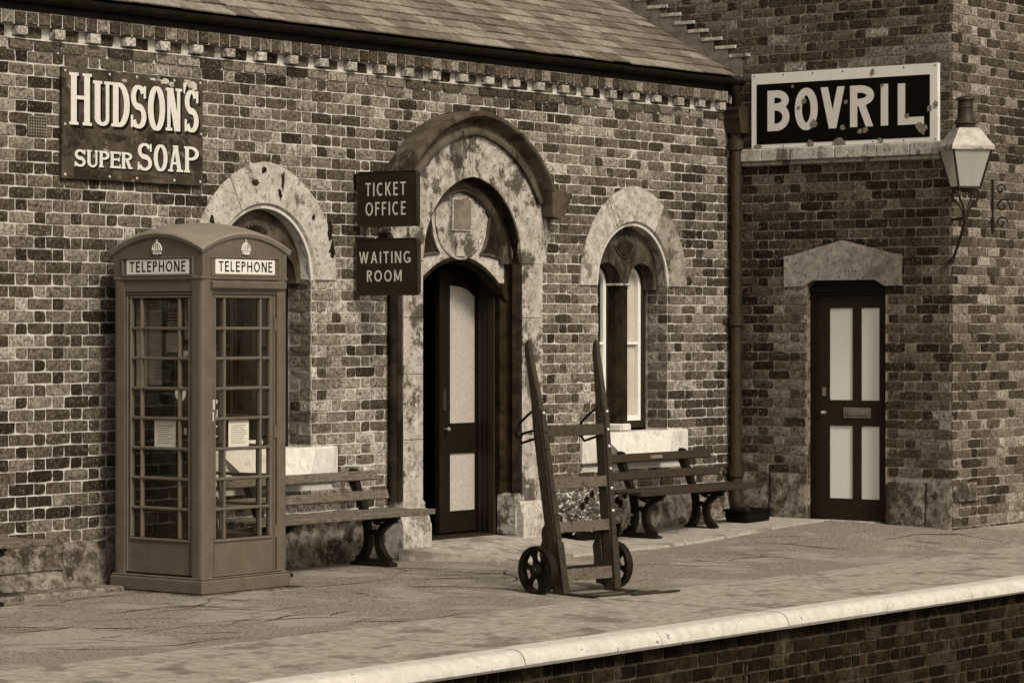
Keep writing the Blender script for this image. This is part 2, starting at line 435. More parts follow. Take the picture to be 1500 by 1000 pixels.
        for a, b in ((.27, .05), (.27, .5), (.73, .5), (.73, .95)): st.append(diag(W*a, 0, W*b, H, t))
    elif ch == 'M':
        st.append(rect(0, t, 0, H)); st.append(rect(W-t, W, 0, H)); st.append(diag(W/2, H*.12, t*.6, H, t*.95)); st.append(diag(W/2, H*.12, W-t*.6, H, t*.95))
    elif ch == 'K':
        stem(xl); st.append(diag(xl+t*.4, H*.42, W-t*.6, H, t)); st.append(diag(W-t*.5, 0, W*.38, H*.58, t))
    elif ch == "'": st.append([[(W*.2, 0), (W*.45, 0), (W*.9, H), (W*.1, H)]])
    return st

def put_glyph(mb, ch, x0, x1, y0, y1, t, h, fn, lift, sf=0.0):
    """fn(x, y, d) -> point on the sign, d = distance proud of it"""
    for k, stroke in enumerate(glyph(ch, abs(x1-x0), y1-y0, t, h, sf)):
        for q in stroke:
            mb.add([fn(x0+p[0], y0+p[1], lift+k*.00025) for p in q], [(0, 1, 2, 3)])

def line_text(parent, mat, txt, x0, x1, y0, y1, t, fn, lift, adv, gap):
    """a line of sans capitals spread between x0 and x1; adv = relative widths"""
    ws = [adv[c] for c in txt]; total = sum(ws)+gap*(len(txt)-1); k = (x1-x0)/total; x = x0
    for c, w in zip(txt, ws):
        mb = MB(); put_glyph(mb, c, x, x+w*k, y0, y1, t, t*.92, fn, lift); x += (w+gap)*k
        mb.build('letter', M[mat], parent)
ADV = dict(T=.62, I=.16, C=.72, K=.66, E=.54, O=.86, F=.5, W=1.05, A=.78, N=.72, G=.8, R=.6, M=.86, L=.5, P=.56, H=.7, U=.7, V=.7, B=.6)

# ------------------------------------------------------------------ platform and ground
def ground_z(X, Y):
    return .04*smooth(-3.05, -1.3, Y)+.085*smooth(-2.6, -.1, X)*smooth(-3.1, -2.1, Y)

mb = MB(); mb.add([(-400, -400, -.98), (400, -400, -.98), (400, 400, -.98), (-400, 400, -.98)], [(0, 1, 2, 3)])
tag(mb.build('ground', M['ballast']), kind='structure')

platform = tag(empty('platform', (0, 0, 0)), kind='structure')
mb = MB(); nx, ny = 90, 40
XS = [-16+26*i/nx for i in range(nx+1)]; YS = [-3.52+4.1*j/ny for j in range(ny+1)]
vs = [(x, y, ground_z(x, y)) for y in YS for x in XS]
mb.add(vs, [(j*(nx+1)+i, j*(nx+1)+i+1, (j+1)*(nx+1)+i+1, (j+1)*(nx+1)+i) for j in range(ny) for i in range(nx)])
asph = mb.build('asphalt', M['asphalt'], platform, sm=True)
# thin long cracks in the asphalt: dark slivers 2 mm proud (tar-filled)
mb = MB()
for i in range(230):
    x = random.uniform(-11, 1.5); y = random.uniform(-3.0, -.4); L_ = random.uniform(.2, 1.5)
    if y > -1.15 and -5.2 < x < 0 or x > -.3 and y > -2.4: continue
    ang = random.gauss(-.55, .28)+random.choice((0, pi)); n = 12; w0 = random.choice((.003, .004, .005, .010)); p = []
    for k in range(n+1):
        ang += random.gauss(0, .16); x += L_/n*cos(ang); y += L_/n*sin(ang)
        if y < -3.1 or y > -.25: break
        p.append((x, y, ang, w0*sin(pi*(k+.2)/(n+.4))*random.uniform(.4, 1.3)))
    if len(p) < 3: continue
    vs = []
    for (a, b_, t_, w) in p:
        for q in (-1, 1):
            X, Y = a-sin(t_)*w*q, b_+cos(t_)*w*q; vs.append((X, Y, ground_z(X, Y)+.0025))
    mb.add(vs, [(2*k, 2*k+2, 2*k+3, 2*k+1) for k in range(len(p)-1)])
tag(mb.build('crack', M['tar'], platform), kind='stuff')

# coping band of stones (each a piece) with the white bull-nosed edge
rngc = random.Random(5)
x = -15.0
while x < 8.5:
    L_ = rngc.uniform(1.1, 1.7)
    mb = MB(); y0 = -3.13+rngc.uniform(-.03, .03)+ .0*x
    z = rngc.uniform(-.003, .004)
    prof = [(y0, -.05), (y0, .004+z+ground_z(x, y0)), (y0-.02, .012+z+ground_z(x, y0)), (-3.6, .010+z), (-4.50, .004+z), (-4.50, -.05)]
    mb.prism(prof, lambda a, b, d: (d, a, b), x+.0015, x+L_-.0015)
    mb.build('coping_stone', M['coping'], platform)
    m2 = MB(); r = .085
    pr = [(-4.50, .006+z), (-4.61, .004+z)]+[(-4.61-r*sin(a), .004+z-r+r*cos(a)) for a in [pi/2*k/7 for k in range(1, 8)]]+[(-4.68, -.10), (-4.50, -.105)]
    m2.prism(pr, lambda a, b, d: (d, a, b), x+.004, x+L_-.004)
    m2.build('edge_stone', M['edge_paint'], platform, sm=True)
    x += L_
# raised paving by the porch door: individual slabs
def slab_z(X, Y): return max(ground_z(X, Y)+.022, .062+.085*smooth(-.75, .05, Y)*smooth(-2.2, -3.1, X))
def add_slab(poly):
    mb = MB(); k = len(poly); cx = sum(p[0] for p in poly)/k; cy = sum(p[1] for p in poly)/k
    pp = [(cx+(p[0]-cx)*.984, cy+(p[1]-cy)*.965) for p in poly]
    mb.add([(a, b, slab_z(a, b)) for a, b in pp]+[(a, b, ground_z(a, b)-.02) for a, b in pp],
           [tuple(range(k))]+[(i, (i+1) % k, k+(i+1) % k, k+i) for i in range(k)])
    mb.build('paving_slab', M['slab'], platform)
xs = [-4.62, -3.95, -3.2, -2.55, -1.75, -.95, -.15]
add_slab([(-5.05, -.18), (-4.62, -1.06), (-4.62, -.18)])
for i in range(len(xs)-1):
    for (a, b) in ((-1.08, -.62), (-.62, -.17), (-.17, .36)):
        if b > 0 and not (-4.7 < xs[i] < -3.3): continue
        add_slab([(xs[i], a), (xs[i+1], a), (xs[i+1], b), (xs[i], b)])

# ------------------------------------------------------------------ brickwork
P_, JT, CH = .345, .009, .0853
ST, HD = .2245, .1025
def brick_mesh(w, h, rng, depth=.009):
    nu = 4 if w > .15 else 3; nz = 3
    def p(i, j):
        u = -w/2+w*i/(nu-1); z = -h/2+h*j/(nz-1)
        edge = i in (0, nu-1) or j in (0, nz-1)
        d = depth+rng.uniform(-.0022, .0022)
        if edge:
            d -= .0025
            if i == 0: u += rng.uniform(0, .0038)
            if i == nu-1: u -= rng.uniform(0, .0038)
            if j == 0: z += rng.uniform(0, .0036)
            if j == nz-1: z -= rng.uniform(0, .0036)
        if i in (0, nu-1) and j in (0, nz-1):
            k = rng.choice((0, 0, 0, .003, .006)); u += -k if i else k; z += -k if j else k
        return (u, z, d)
    vs = [p(i, j) for j in range(nz) for i in range(nu)]
    fs = [(j*nu+i, j*nu+i+1, (j+1)*nu+i+1, (j+1)*nu+i) for j in range(nz-1) for i in range(nu-1)]
    ring = [i for i in range(nu)]+[j*nu+nu-1 for j in range(1, nz)]+[(nz-1)*nu+i for i in range(nu-2, -1, -1)]+[j*nu for j in range(nz-2, 0, -1)]
    o = len(vs)
    for k in ring:
        u, z, d = vs[k]; vs.append((u*1.01, z*1.03, -.003))
    n = len(ring)
    fs += [(ring[i], o+i, o+(i+1) % n, ring[(i+1) % n]) for i in range(n)]
    return vs, fs

def flemish(u0, u1, z0, z1, zref, uref, blocked, rng, tone):
    out = []
    k0 = int(math.floor((z0-zref)/CH)); k = k0
    while True:
        za = zref+k*CH
        if za >= z1-.01: break
        zb = za+CH-JT; 
        if za < z0-.02: k += 1; continue
        free = [(u0, u1)]
        for (a, b) in blocked(za, zb):
            nf = []
            for (p, q) in free:
                if b <= p or a >= q: nf.append((p, q)); continue
                if a > p: nf.append((p, a))
                if b < q: nf.append((b, q))
            free = nf
        u = uref+(P_/2 if k % 2 else 0); u -= math.ceil((u-u0)/P_+1)*P_
        while u < u1:
            for (a, b) in ((u, u+ST), (u+ST+JT, u+P_-JT)):
                for (p, q) in free:
                    c0, c1 = max(a, p), min(b, q)
                    if c1-c0 > .028:
                        out.append((c0, c1, za+rng.uniform(-.0015, .0015), zb+rng.uniform(-.0015, .0015), tone((c0+c1)/2, (za+zb)/2, b-a < .15, rng)))
            u += P_
        k += 1
    return out

def lay(owner, items, rng, hide, limit=300, mat='brick'):
    """items: (u0,u1,z0,z1,tone,to_world matrix fn). The largest in view become objects, the rest one joined part."""
    scored = []
    for it in items:
        u0, u1, z0, z1, tn_, fr = it
        c = fr((u0+u1)/2, (z0+z1)/2, .009); a = fr(u0, z0, 0); b = fr(u1, z1, 0)
        px, py, d = project(*c); pa = project(*a); pb = project(*b)
        area = abs((pa[0]-pb[0])*(pa[1]-pb[1]))
        vis = 0 < px < 1500 and 0 < py < 1000 and not any(x0 < px < x1 and y0 < py < y1 for (x0, y0, x1, y1) in hide)
        scored.append((area if vis else 0, it))
    scored.sort(key=lambda t: -t[0])
    rest = MB()
    for n, (ar, it) in enumerate(scored):
        u0, u1, z0, z1, tn_, fr = it
        vs, fs = brick_mesh(u1-u0, z1-z0, rng, .009+rng.uniform(-.002, .003))
        uc, zc = (u0+u1)/2, (z0+z1)/2
        c = fr(uc, zc, 0)
        tc = tint(tn_)
        if n < limit and ar > 0:
            mb = MB(); mb.add([tuple(Vector(fr(uc+a, zc+b, d))-Vector(c)) for a, b, d in vs], fs, tc)
            mb.build('brick', M[mat], owner, loc=c)
        else:
            rest.add([fr(uc+a, zc+b, d) for a, b, d in vs], fs, tc)
    if rest.v: tag(rest.build('brickwork', M[mat], owner), kind='stuff')

def brick_tone(base=1.0, dark=.2, pale=.25):
    def f(u, z, header, rng, base=base, dark=dark, pale=pale):
        q = rng.random()
        if header: dark = dark*1.5
        if q < dark: v = rng.uniform(.018, .042)
        elif q > 1-pale: v = rng.uniform(.14, .23)
        else: v = rng.uniform(.05, .125)
        wx = mnoise.noise(Vector((u*.9+3.1, z*1.3, base*7)))+.5*mnoise.noise(Vector((u*2.7, z*3.6+9, base*3)))
        return v*base*max(.5, min(1.7, 1.0+.75*wx))
    return f

# ------------------------------------------------------------------ the ticket office (main range)
office = tag(empty('ticket_office', (0, 0, 0)), 'long low brick station building with arched doorway, round-headed windows and slate roof', 'building')
DX, SPR = -4.05, 2.40                         # porch centre and springing
def arch(xc, w, h, z0):
    e = (h*h-w*w)/(2*w); R = w+e
    def f(x):
        q = abs(x-xc)+e
        return z0+sqrt(max(0, R*R-q*q)) if abs(x-xc) < w else z0
    return f
WIN = (-6.395, -1.605); WS = 2.24
def open_half(z):                              # half width of window opening at height z
    if z < .68: return 0
    if z <= WS: return .53
    return sqrt(max(0, .53**2-(z-WS)**2))
def ring_half(z):                              # covered by the stone ring
    w, h = .805, .884; e = (h*h-w*w)/(2*w); R = w+e
    if z < WS or z > WS+h: return 0
    return max(0, sqrt(R*R-(z-WS)**2)-e)
def porch_half(z):
    if z < SPR: return .89
    w, h = 1.05, 1.12; e = (h*h-w*w)/(2*w); R = w+e
    if z > SPR+h: return 0
    return min(1.02, max(0, sqrt(R*R-(z-SPR)**2)-e))
def blocked_main(za, zb):
    r = []
    zm = (za+zb)/2
    for xc in WIN:
        hw = max(open_half(za), open_half(zb))
        if za >= WS-.02: hw = max(hw, min(ring_half(za), ring_half(zb))-.03)
        if .66 < zm < .965: hw = max(hw, .77)
        if hw > 0: r.append((xc-hw, xc+hw))
    hw = porch_half(zm)
    if hw > .03: r.append((DX-hw+.02, DX+hw-.02))
    if zm < .37: r.append((-20, 0))
    return r
rb = random.Random(3)
def tone_main(u, z, header, rng):
    if -6.0 < u < -4.9 and z < 2.25 or -3.15 < u < -2.2 and z < 2.35:
        return brick_tone(1.15, .10, .45)(u, z, header, rng)
    if -1.1 < u < 0 and z < 1.5: return brick_tone(.8, .35, .12)(u, z, header, rng)
    if u < -8 and z < 1.3: return brick_tone(.75, .30, .12)(u, z, header, rng)
    if -1.1 < u < -.75 and z < 2.3: return brick_tone(1.1, .1, .3)(u, z, header, rng)
    return brick_tone(1.0, .20, .24)(u, z, header, rng)
fr_main = lambda u, z, d: (u, -d, z)
ZR = 3.777-CH*60
items = [(*it, fr_main) for it in flemish(-12.5, -.004, .30, 3.773, ZR+.011, -6.896, blocked_main, rb, tone_main)]
# window reveals in brick (right-hand sides face the camera)
fr_corb = lambda u, z, d: (u, -.012-d, z)
u = -12.5
while u < -.2:                                # stretcher course above the string line
    items.append((u, u+.224, 3.785, 3.853, brick_tone(1.0, .2, .2)(u, 3.8, False, rb), fr_corb)); u += .235
u = -12.45
while u < -.3:                                # recessed plain bricks, toned dark for the shadow of the dentils
    items.append((u+.115, u+.335, 3.866, 3.945, brick_tone(.55, .5, .02)(u, 3.9, False, rb), fr_main)); u += .345
for xc in WIN:                                # brick reveals of the window jambs
    for sgn in (1, -1):
        xr = xc+sgn*.53
        fr_rev = (lambda X, s_: lambda u_, z, d: (X-s_*d, u_, z))(xr, sgn)
        for k in range(17):
            za = ZR+.011+CH*(math.ceil((.97-ZR)/CH)+k-1)
            if za < .965 or za+CH > WS+.03: continue
            cuts = ((.002, .105), (.116, .215)) if k % 2 else ((.002, .215),)
            for (a, b) in cuts: items.append((a, b, za, za+CH-JT, brick_tone(1.0, .12, .3)(xr, za, False, rb), fr_rev))
HIDE = [(168, 330, 422, 870), (86, 98, 290, 272), (522, 248, 613, 334), (520, 348, 614, 433)]
lay(office, items, rb, HIDE)

# mortar wall with openings
mb = MB()
top = 4.02
flat = lambda z: (lambda x: z)
def seg(x0, x1, n, lo, hi): mb.band(x0, x1, n, lo, hi, 0.0, .02)
seg(-12.6, WIN[0]-.53, 1, flat(-.1), flat(top))
for xc in WIN:
    w_ = arch(xc, .53, .53, WS)
    seg(xc-.53, xc+.53, 40, flat(-.1), flat(.70)); seg(xc-.53, xc+.53, 40, w_, flat(top))
seg(WIN[0]+.53, DX-.66, 1, flat(-.1), flat(top))
seg(DX-.66, DX+.66, 40, arch(DX, .66, .72, SPR), flat(top))
seg(DX+.66, WIN[1]-.53, 1, flat(-.1), flat(top))
seg(WIN[1]+.53, 0, 1, flat(-.1), flat(top))
for xc in WIN:
    for sgn in (1, -1): mb.box(xc+sgn*.53, xc+sgn*.545, .02, .24, .70, WS+.02)
mb.build('wall', M['mortar'], office)
# closed back of the building
mb = MB()
mb.box(-12.6, -12.58, .03, 5.0, -.1, 4.0); mb.box(-12.6, 0, 5.0, 5.02, -.1, 4.0)
mb.build('rear_wall', M['mortar'], office)
mb = MB()
mb.box(-12.5, -.05, 4.6, 4.62, .02, 3.9); mb.box(-12.5, -.05, .62, 4.6, .05, .09); mb.box(-12.5, -.05, .3, 4.6, 3.86, 3.9)
for X in (-5.6, -2.4): mb.box(X, X+.02, .3, 4.6, .09, 3.86)
mb.build('interior_wall', M['void'], office)

# dentils (projecting headers) and the header course above
rd = random.Random(8)
u = -12.45-.0
off = (-6.868+12.45) % .345
mbd = []
u = -12.45+off
while u < -.28:
    t_ = tint(rd.uniform(.2, .36))
    m_ = MB(); m_.box(u, u+.098, -.062+rd.uniform(-.006, .006), .0, 3.868+rd.uniform(0, .012), 3.940, .004, t_); m_.build('dentil', M['brick'], office); u += .345
u = -12.45
while u < -.19:
    m_ = MB(); t_ = tint(random.choice((.03, .04, .05, .06, .07, .09, .16)))
    m_.box(u, u+.100, -.070+rd.uniform(-.003, .003), .0, 3.953, 4.040+rd.uniform(-.004, .004), .007, t_)
    m_.build('cornice_brick', M['brick'], office); u += .1125
mb = MB(); mb.box(-12.5, -.18, -.055, .0, 3.951, 4.044); mb.box(-12.5, -.18, -.02, 0., 3.855, 3.864); mb.build('cornice_mortar', M['mortar'], office)

# plinth stones
rp = random.Random(21)
def rough_stone(x0, x1, z0, z1, proj, rng, nx=14, nz=9, amp=.02, slope=.05, name='plinth_stone', parent=None, mat='plinth', fn=None):
    mb = MB(); vs = []; fs = []
    fn = fn or (lambda u, d, z: (u, -d, z))
    for j in range(nz):
        for i in range(nx):
            u = x0+(x1-x0)*i/(nx-1); z = z0+(z1-z0)*j/(nz-1)
            e = i in (0, nx-1) or j in (nz-1,)
            d = proj+amp*(1.5*mnoise.noise(Vector((u*5, z*6, proj*40)))+1.2*mnoise.noise(Vector((u*14, z*15, 3+proj*9)))+rng.uniform(-.25, .25))-(slope*(j/(nz-1))**2)-(.012 if e else 0)
            vs.append(fn(u+(0 if i in (0, nx-1) else rng.uniform(-.01, .01)), d, z))
    fs = [(j*nx+i, j*nx+i+1, (j+1)*nx+i+1, (j+1)*nx+i) for j in range(nz-1) for i in range(nx-1)]
    ring = [i for i in range(nx)]+[j*nx+nx-1 for j in range(1, nz)]+[(nz-1)*nx+i for i in range(nx-2, -1, -1)]+[j*nx for j in range(nz-2, 0, -1)]
    o = len(vs)
    per = [(x0+(x1-x0)*(k % nx)/(nx-1), z0+(z1-z0)*(k//nx)/(nz-1)) for k in ring]
    vs += [fn(a, -.01, b) for a, b in per]; n = len(ring)
    fs += [(ring[i], o+i, o+(i+1) % n, ring[(i+1) % n]) for i in range(n)]
    mb.add(vs, fs); return mb.build(name, M[mat], parent or office, sm=True)
x = -12.3
while x < -.1:
    L_ = rp.uniform(.55, .95); x1 = min(x+L_, -.02)
    for (a, b) in ((x, x1),):
        if b > DX-.93 and a < DX+.93:
            if a < DX-.93: b = DX-.93
            elif b > DX+.93: a = DX+.93
            else: continue
        if b-a < .12: continue
        if b < -8.0:
            rough_stone(a+.006, b-.006, .19, .40, .05, rp, amp=.018); rough_stone(a+.006, b-.006, -.03, .18, .15, rp, amp=.03, slope=.09)
        else: rough_stone(a+.004, b-.004, -.03, .375, .045, rp, amp=.008, slope=.03)
    x = x1
mb = MB(); mb.box(-12.3, -8.25, -.40, -.12, -.03, .075, .012); mb.build('kerb_stone', M['plinth'], office)

# window rings, tracery, mullion, sill, sashes
def ring_pt(xc, r_in, w, h, th):
    e = (h*h-w*w)/(2*w); R = w+e
    c, s_ = cos(th), sin(th); ca = abs(c)
    ro = -e*ca+sqrt(R*R-(e*s_)**2)
    return (xc+r_in*c, WS+r_in*s_), (xc+ro*c, WS+ro*s_)
def voussoir(xc, a0, a1, mat, n=14):
    mb = MB(); vs = []; fs = []
    for i in range(n+1):
        th = radians(a0+(a1-a0)*i/n)
        (xi, zi), (xo, zo) = ring_pt(xc, .53, .805, .884, th)
        (xc_, zc_), _ = ring_pt(xc, .57, .805, .884, th)
        vs += [(xi, .20, zi), (xi, .03, zi), (xc_, -.022, zc_), (xo, -.022, zo), (xo, .004, zo)]
    for i in range(n):
        p, q = 5*i, 5*i+5
        fs += [(p+k, p+k+1, q+k+1, q+k) for k in range(4)]
    fs += [(0, 1, 2, 3, 4), tuple(5*n+k for k in (4, 3, 2, 1, 0))]
    mb.add(vs, fs); return mb.build('arch_stone', mat, office, sm=True)
for xc in WIN:
    voussoir(xc, 0, 57.4, M['stone_mid'] if xc > -3 else M['stone_pale']); voussoir(xc, 58, 117.4, M['stone_pale']); voussoir(xc, 118, 180, M['stone_pale'])

def make_window(xc):
    # tracery plate
    lc = .265; lr = .205
    def low(x):
        for s_ in (-1, 1):
            d = abs(x-(xc+s_*lc))
            if d < lr: return WS+sqrt(lr*lr-d*d)
        return WS-.03
    up = lambda x: WS+sqrt(max(0, .525**2-(x-xc)**2))+.004
    mb = MB()
    knots = sorted([xc-.525, xc-lc-lr, xc-lc+lr, xc+lc-lr, xc+lc+lr, xc+.525])
    for a, b in zip(knots[:-1], knots[1:]):
        inside = abs((a+b)/2-xc) > lc-lr and abs((a+b)/2-xc) < lc+lr
        mb.band(a+1e-5, b-1e-5, 24 if inside else 4, low, up, .10, .22)
    tr = mb.build('tracery', M['stone_brown'], office)
    # carved eye in the tracery
    zc = WS+.36; mb = MB()
    top_ = [(xc-.16+.32*i/12, zc+.075*sin(pi*i/12)) for i in range(13)]
    lowp = [(xc+.16-.16*i/6, zc-.11*sin(pi/2*i/6)) for i in range(1, 7)]+[(xc-.16*i/6, zc-.11*cos(pi/2*i/6)) for i in range(1, 6)]
    mb.tube([(a, .098, b) for a, b in top_+lowp], .012, 6, closed=True)
    for a, b in top_[1:-1]: mb.box(a-.007, a+.007, .085, .1, b-.03, b-.008)
    mb.build('carved_motif', M['stone_brown'], tr, sm=True)
    mb = MB(); mb.prism([(a, b) for a, b in [(p[0], p[1]-.02) for p in top_[1:-1]]+[(xc+.08, zc-.07), (xc, zc-.09), (xc-.08, zc-.07)]], lambda a, b, d: (a, d, b), .088, .099)
    mb.build('hollow_shade', M['stone_soot_shade'], tr)  # flat dark plate: the shade of a recess put into its colour
    # mullion with base and capital
    mb = MB(); w = .065
    mb.prism([(xc-w, .24), (xc-w, .15), (xc-w*.55, .09), (xc+w*.55, .09), (xc+w, .15), (xc+w, .24)], lambda a, b, d: (a, b, d), 1.02, WS)
    mu = mb.build('mullion', M['stone_soot_shade'], office)
    mb = MB(); mb.box(xc-.085, xc+.085, .075, .25, WS, WS+.022, .006); mb.build('capital', M['stone_pale'], mu)
    mb = MB(); mb.box(xc-.08, xc+.08, .075, .25, .955, 1.022, .012); mb.build('base', M['sill'], mu)
    # sill: lugs and a weathered slope
    mb = MB(); mb.box(xc-.80, xc+.80, -.045, .02, .69, .955, .012)
    mb.box(xc-.53, xc+.53, .02, .27, .70, .952)
    mb.build('window_sill', M['sill'], office)
    mb = MB(); mb.add([(xc-.54, -.046, .952), (xc+.54, -.046, .952), (xc+.34, -.16, .735), (xc-.34, -.16, .735), (xc-.34, -.045, .715), (xc+.34, -.045, .715)],
                      [(0, 1, 2, 3), (3, 2, 5, 4), (0, 3, 4), (1, 5, 2)])
    mb.build('sill_weathering', M['sill'], office)
    # two sashes
    for s_ in (-1, 1):
        c = xc+s_*lc; wf = empty('window', (0, 0, 0)); wf.parent = office
        mb = MB(); path = [(c-lr, 1.0)]+[(c-lr*cos(pi*i/16), WS+lr*sin(pi*i/16)) for i in range(17)]+[(c+lr, 1.0)]
        def frame(inset, wd, y0, y1, zb, name, mat):
            m_ = MB(); o_ = [(c-(lr-inset), zb)]+[(c-(lr-inset)*cos(pi*i/16), WS+(lr-inset)*sin(pi*i/16)) for i in range(17)]+[(c+(lr-inset), zb)]
            k = lr-inset-wd; i_ = [(c-k, zb)]+[(c-k*cos(pi*i/16), WS+k*sin(pi*i/16)) for i in range(17)]+[(c+k, zb)]
            n = len(o_); vs = [(a, y0, b) for a, b in o_]+[(a, y0, b) for a, b in i_]+[(a, y1, b) for a, b in o_]+[(a, y1, b) for a, b in i_]
            fs = []
            for i in range(n-1): fs += [(i, i+1, n+i+1, n+i), (n+i, n+i+1, 3*n+i+1, 3*n+i), (2*n+i, 3*n+i, 3*n+i+1, 2*n+i+1), (i, 2*n+i, 2*n+i+1, i+1)]
            m_.add(vs, fs); m_.box(c-(lr-inset), c+(lr-inset), y0, y1, zb-wd*1.1, zb); return m_.build(name, mat, wf)
        frame(-.03, .05, .225, .30, 1.03, 'window_frame', M['brown_wood'])
        frame(.018, .042, .24, .275, 1.085, 'sash', M['white_paint'] if xc > -3 else M['brown_wood'])
        mb = MB(); mb.box(c-lr+.05, c+lr-.05, .245, .27, 1.72, 1.745); mb.build('glazing_bar', M['white_paint'] if xc > -3 else M['brown_wood'], wf)
        mb = MB(); pl = [(c-lr+.04, 1.06)]+[(c-(lr-.04)*cos(pi*i/12), WS+(lr-.04)*sin(pi*i/12)) for i in range(13)]+[(c+lr-.04, 1.06)]
        mb.add([(a, .26, b) for a, b in pl], [tuple(range(len(pl)))]); mb.build('pane', M['glass'], wf)
        mb = MB()
        zt = WS+.3 if s_ == 1 else 1.70
        mb.box(c-.19, c+.19, .277, .281, 1.04, min(zt, WS+.13)); mb.build('blind', M['blind'] if xc > -3 else M['poster_dark'], wf)  # left window: a dark sheet in place of the blind
for xc in WIN: make_window(xc)

# porch surround
inn = arch(DX, .645, .70, SPR)
def inn_lo(x): return inn(x) if abs(x-DX) < .645 else SPR
hoo = arch(DX, 1.0, 1.07, SPR)
mb = MB()
mb.band(DX-.99, DX-.645, 14, flat(SPR+.003), lambda x: max(SPR+.2, hoo(x)), -.15, 0.01)
mb.band(DX-.645, DX-.02, 26, inn_lo, hoo, -.15, 0.01)
mb.build('arch_stone', M['stone'], office)
mb = MB()
mb.band(DX-.014, DX+.645, 26, inn_lo, hoo, -.15, 0.01)
mb.band(DX+.645, DX+.99, 14, flat(SPR+.003), lambda x: max(SPR+.2, hoo(x)), -.15, 0.01)
mb.build('arch_stone', M['stone'], office)
# spandrel block reaching out to the label stops
for s_ in (-1, 1):
    mb = MB(); poly = [(DX+s_*.89, SPR), (DX+s_*.93, SPR+.10), (DX+s_*1.04, SPR+.22), (DX+s_*1.04, SPR+.52), (DX+s_*.90, SPR+.52)]
    mb.prism(poly, lambda a, b, d: (a, d, b), -.148, .0); mb.build('arch_springer', M['stone'], office)
# moulded soffit order, shade and soot coloured in
def path_arch(w, h, z0, n=40, zmin=None):
    e = (h*h-w*w)/(2*w); R = w+e; out = []
    amax = math.acos(e/R)
    for i in range(n+1):                # left to right through the apex
        t_ = -1+2*i/n
        a = amax*(1-abs(t_)); sg = -1 if t_ < 0 else 1
        x = sg*(R*cos(a)-e); z = R*sin(a)
        out.append(((DX+x, 0, z0+z), (sg*cos(a), 0, sin(a))))
    if zmin is not None: out = [p for p in out if p[0][2] >= zmin]
    return out
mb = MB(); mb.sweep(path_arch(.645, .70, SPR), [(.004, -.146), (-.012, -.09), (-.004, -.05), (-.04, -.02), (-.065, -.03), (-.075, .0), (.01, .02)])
mb.build('arch_moulding', M['stone_soot_shade'], office, sm=True)
# hood mould and label stops
mb = MB(); mb.sweep(path_arch(1.0, 1.07, SPR, 48, SPR+.5),
    [(-.03, -.13), (-.028, -.185), (-.005, -.195), (.02, -.19), (.035, -.158), (.07, -.155), (.095, -.18), (.105, -.235), (.125, -.258), (.15, -.258), (.165, -.235), (.168, -.19), (.17, -.05), (.17, .004), (-.03, .004)])
mb.build('hood_mould', M['stone_brown'], office, sm=True)
for s_ in (-1, 1):
    mb = MB(); x0 = DX+s_*.93; x1 = DX+s_*1.18
    prof = [(x0-s_*.02, SPR+.40), (x0+s_*.10, SPR+.38), (x0+s_*.17, SPR+.44), (x1-s_*.05, SPR+.50), (x1-s_*.04, SPR+.545), (x1, SPR+.56), (x1, SPR+.60), (x0-s_*.03, SPR+.60)]
    mb.prism(prof, lambda a, b, d: (a, d, b), -.27, .0); mb.build('label_stop', M['stone_brown'], office)
# jambs
rj = random.Random(4)
def jamb(x0, x1, name='jamb_stone'):
    z = .43
    for zt in (.98, 1.50, 1.95, SPR):
        mb = MB(); mb.box(x0, x1, -.15, .0, z+.0015, zt-.0015, .004); mb.build(name, M['stone'], office); z = zt
jamb(DX-.89, DX-.645); jamb(DX+.645, DX+.927)
for s_, xa, xb in ((-1, DX-.95, DX-.60), (1, DX+.60, DX+.965)):
    mb = MB(); mb.prism([(-.20, .0), (-.20, .30), (-.155, .43), (.0, .43), (.0, .0)], lambda a, b, d: (d, a, b), xa, xb); mb.build('jamb_base', M['stone_pale'], office)
    # moulded reveals coloured dark for shade and soot, stop at the foot
    xi = DX+s_*.645
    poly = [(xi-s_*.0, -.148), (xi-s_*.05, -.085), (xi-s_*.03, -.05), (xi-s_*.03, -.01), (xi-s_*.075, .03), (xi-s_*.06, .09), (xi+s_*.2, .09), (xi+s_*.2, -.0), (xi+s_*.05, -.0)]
    mb = MB(); mb.prism(poly, lambda a, b, d: (a, b, d), .50, SPR); mb.build('jamb_moulding', M['stone_soot_shade'], office)
    mb = MB(); mb.box(xi-s_*.055, xi+s_*.02, -.14, .09, .14, .497, .02); mb.build('jamb_stop', M['stone'], office)
    mb = MB()
    for k, (a, y0, y1) in enumerate(((.07, .09, .16), (.05, .16, .23), (.035, .23, .30))):
        mb.box(xi-s_*a, xi+s_*.10, y0+.001, y1, .14, 2.5, .006)
    mb.build('door_frame', M['brown_wood'], office)
# shaft in place of a hollow, its shade and soot in the colour
mb = MB(); mb.tube([(DX-.90, -.055, .50), (DX-.90, -.055, SPR+.02)], .042, 10); mb.build('jamb_shaft', M['stone_soot_shade'], office, sm=True)
mb = MB(); mb.box(DX-.905, DX-.889, -.149, -.10, .50, SPR, .002); mb.build('jamb_chamfer', M['stone_brown'], office)
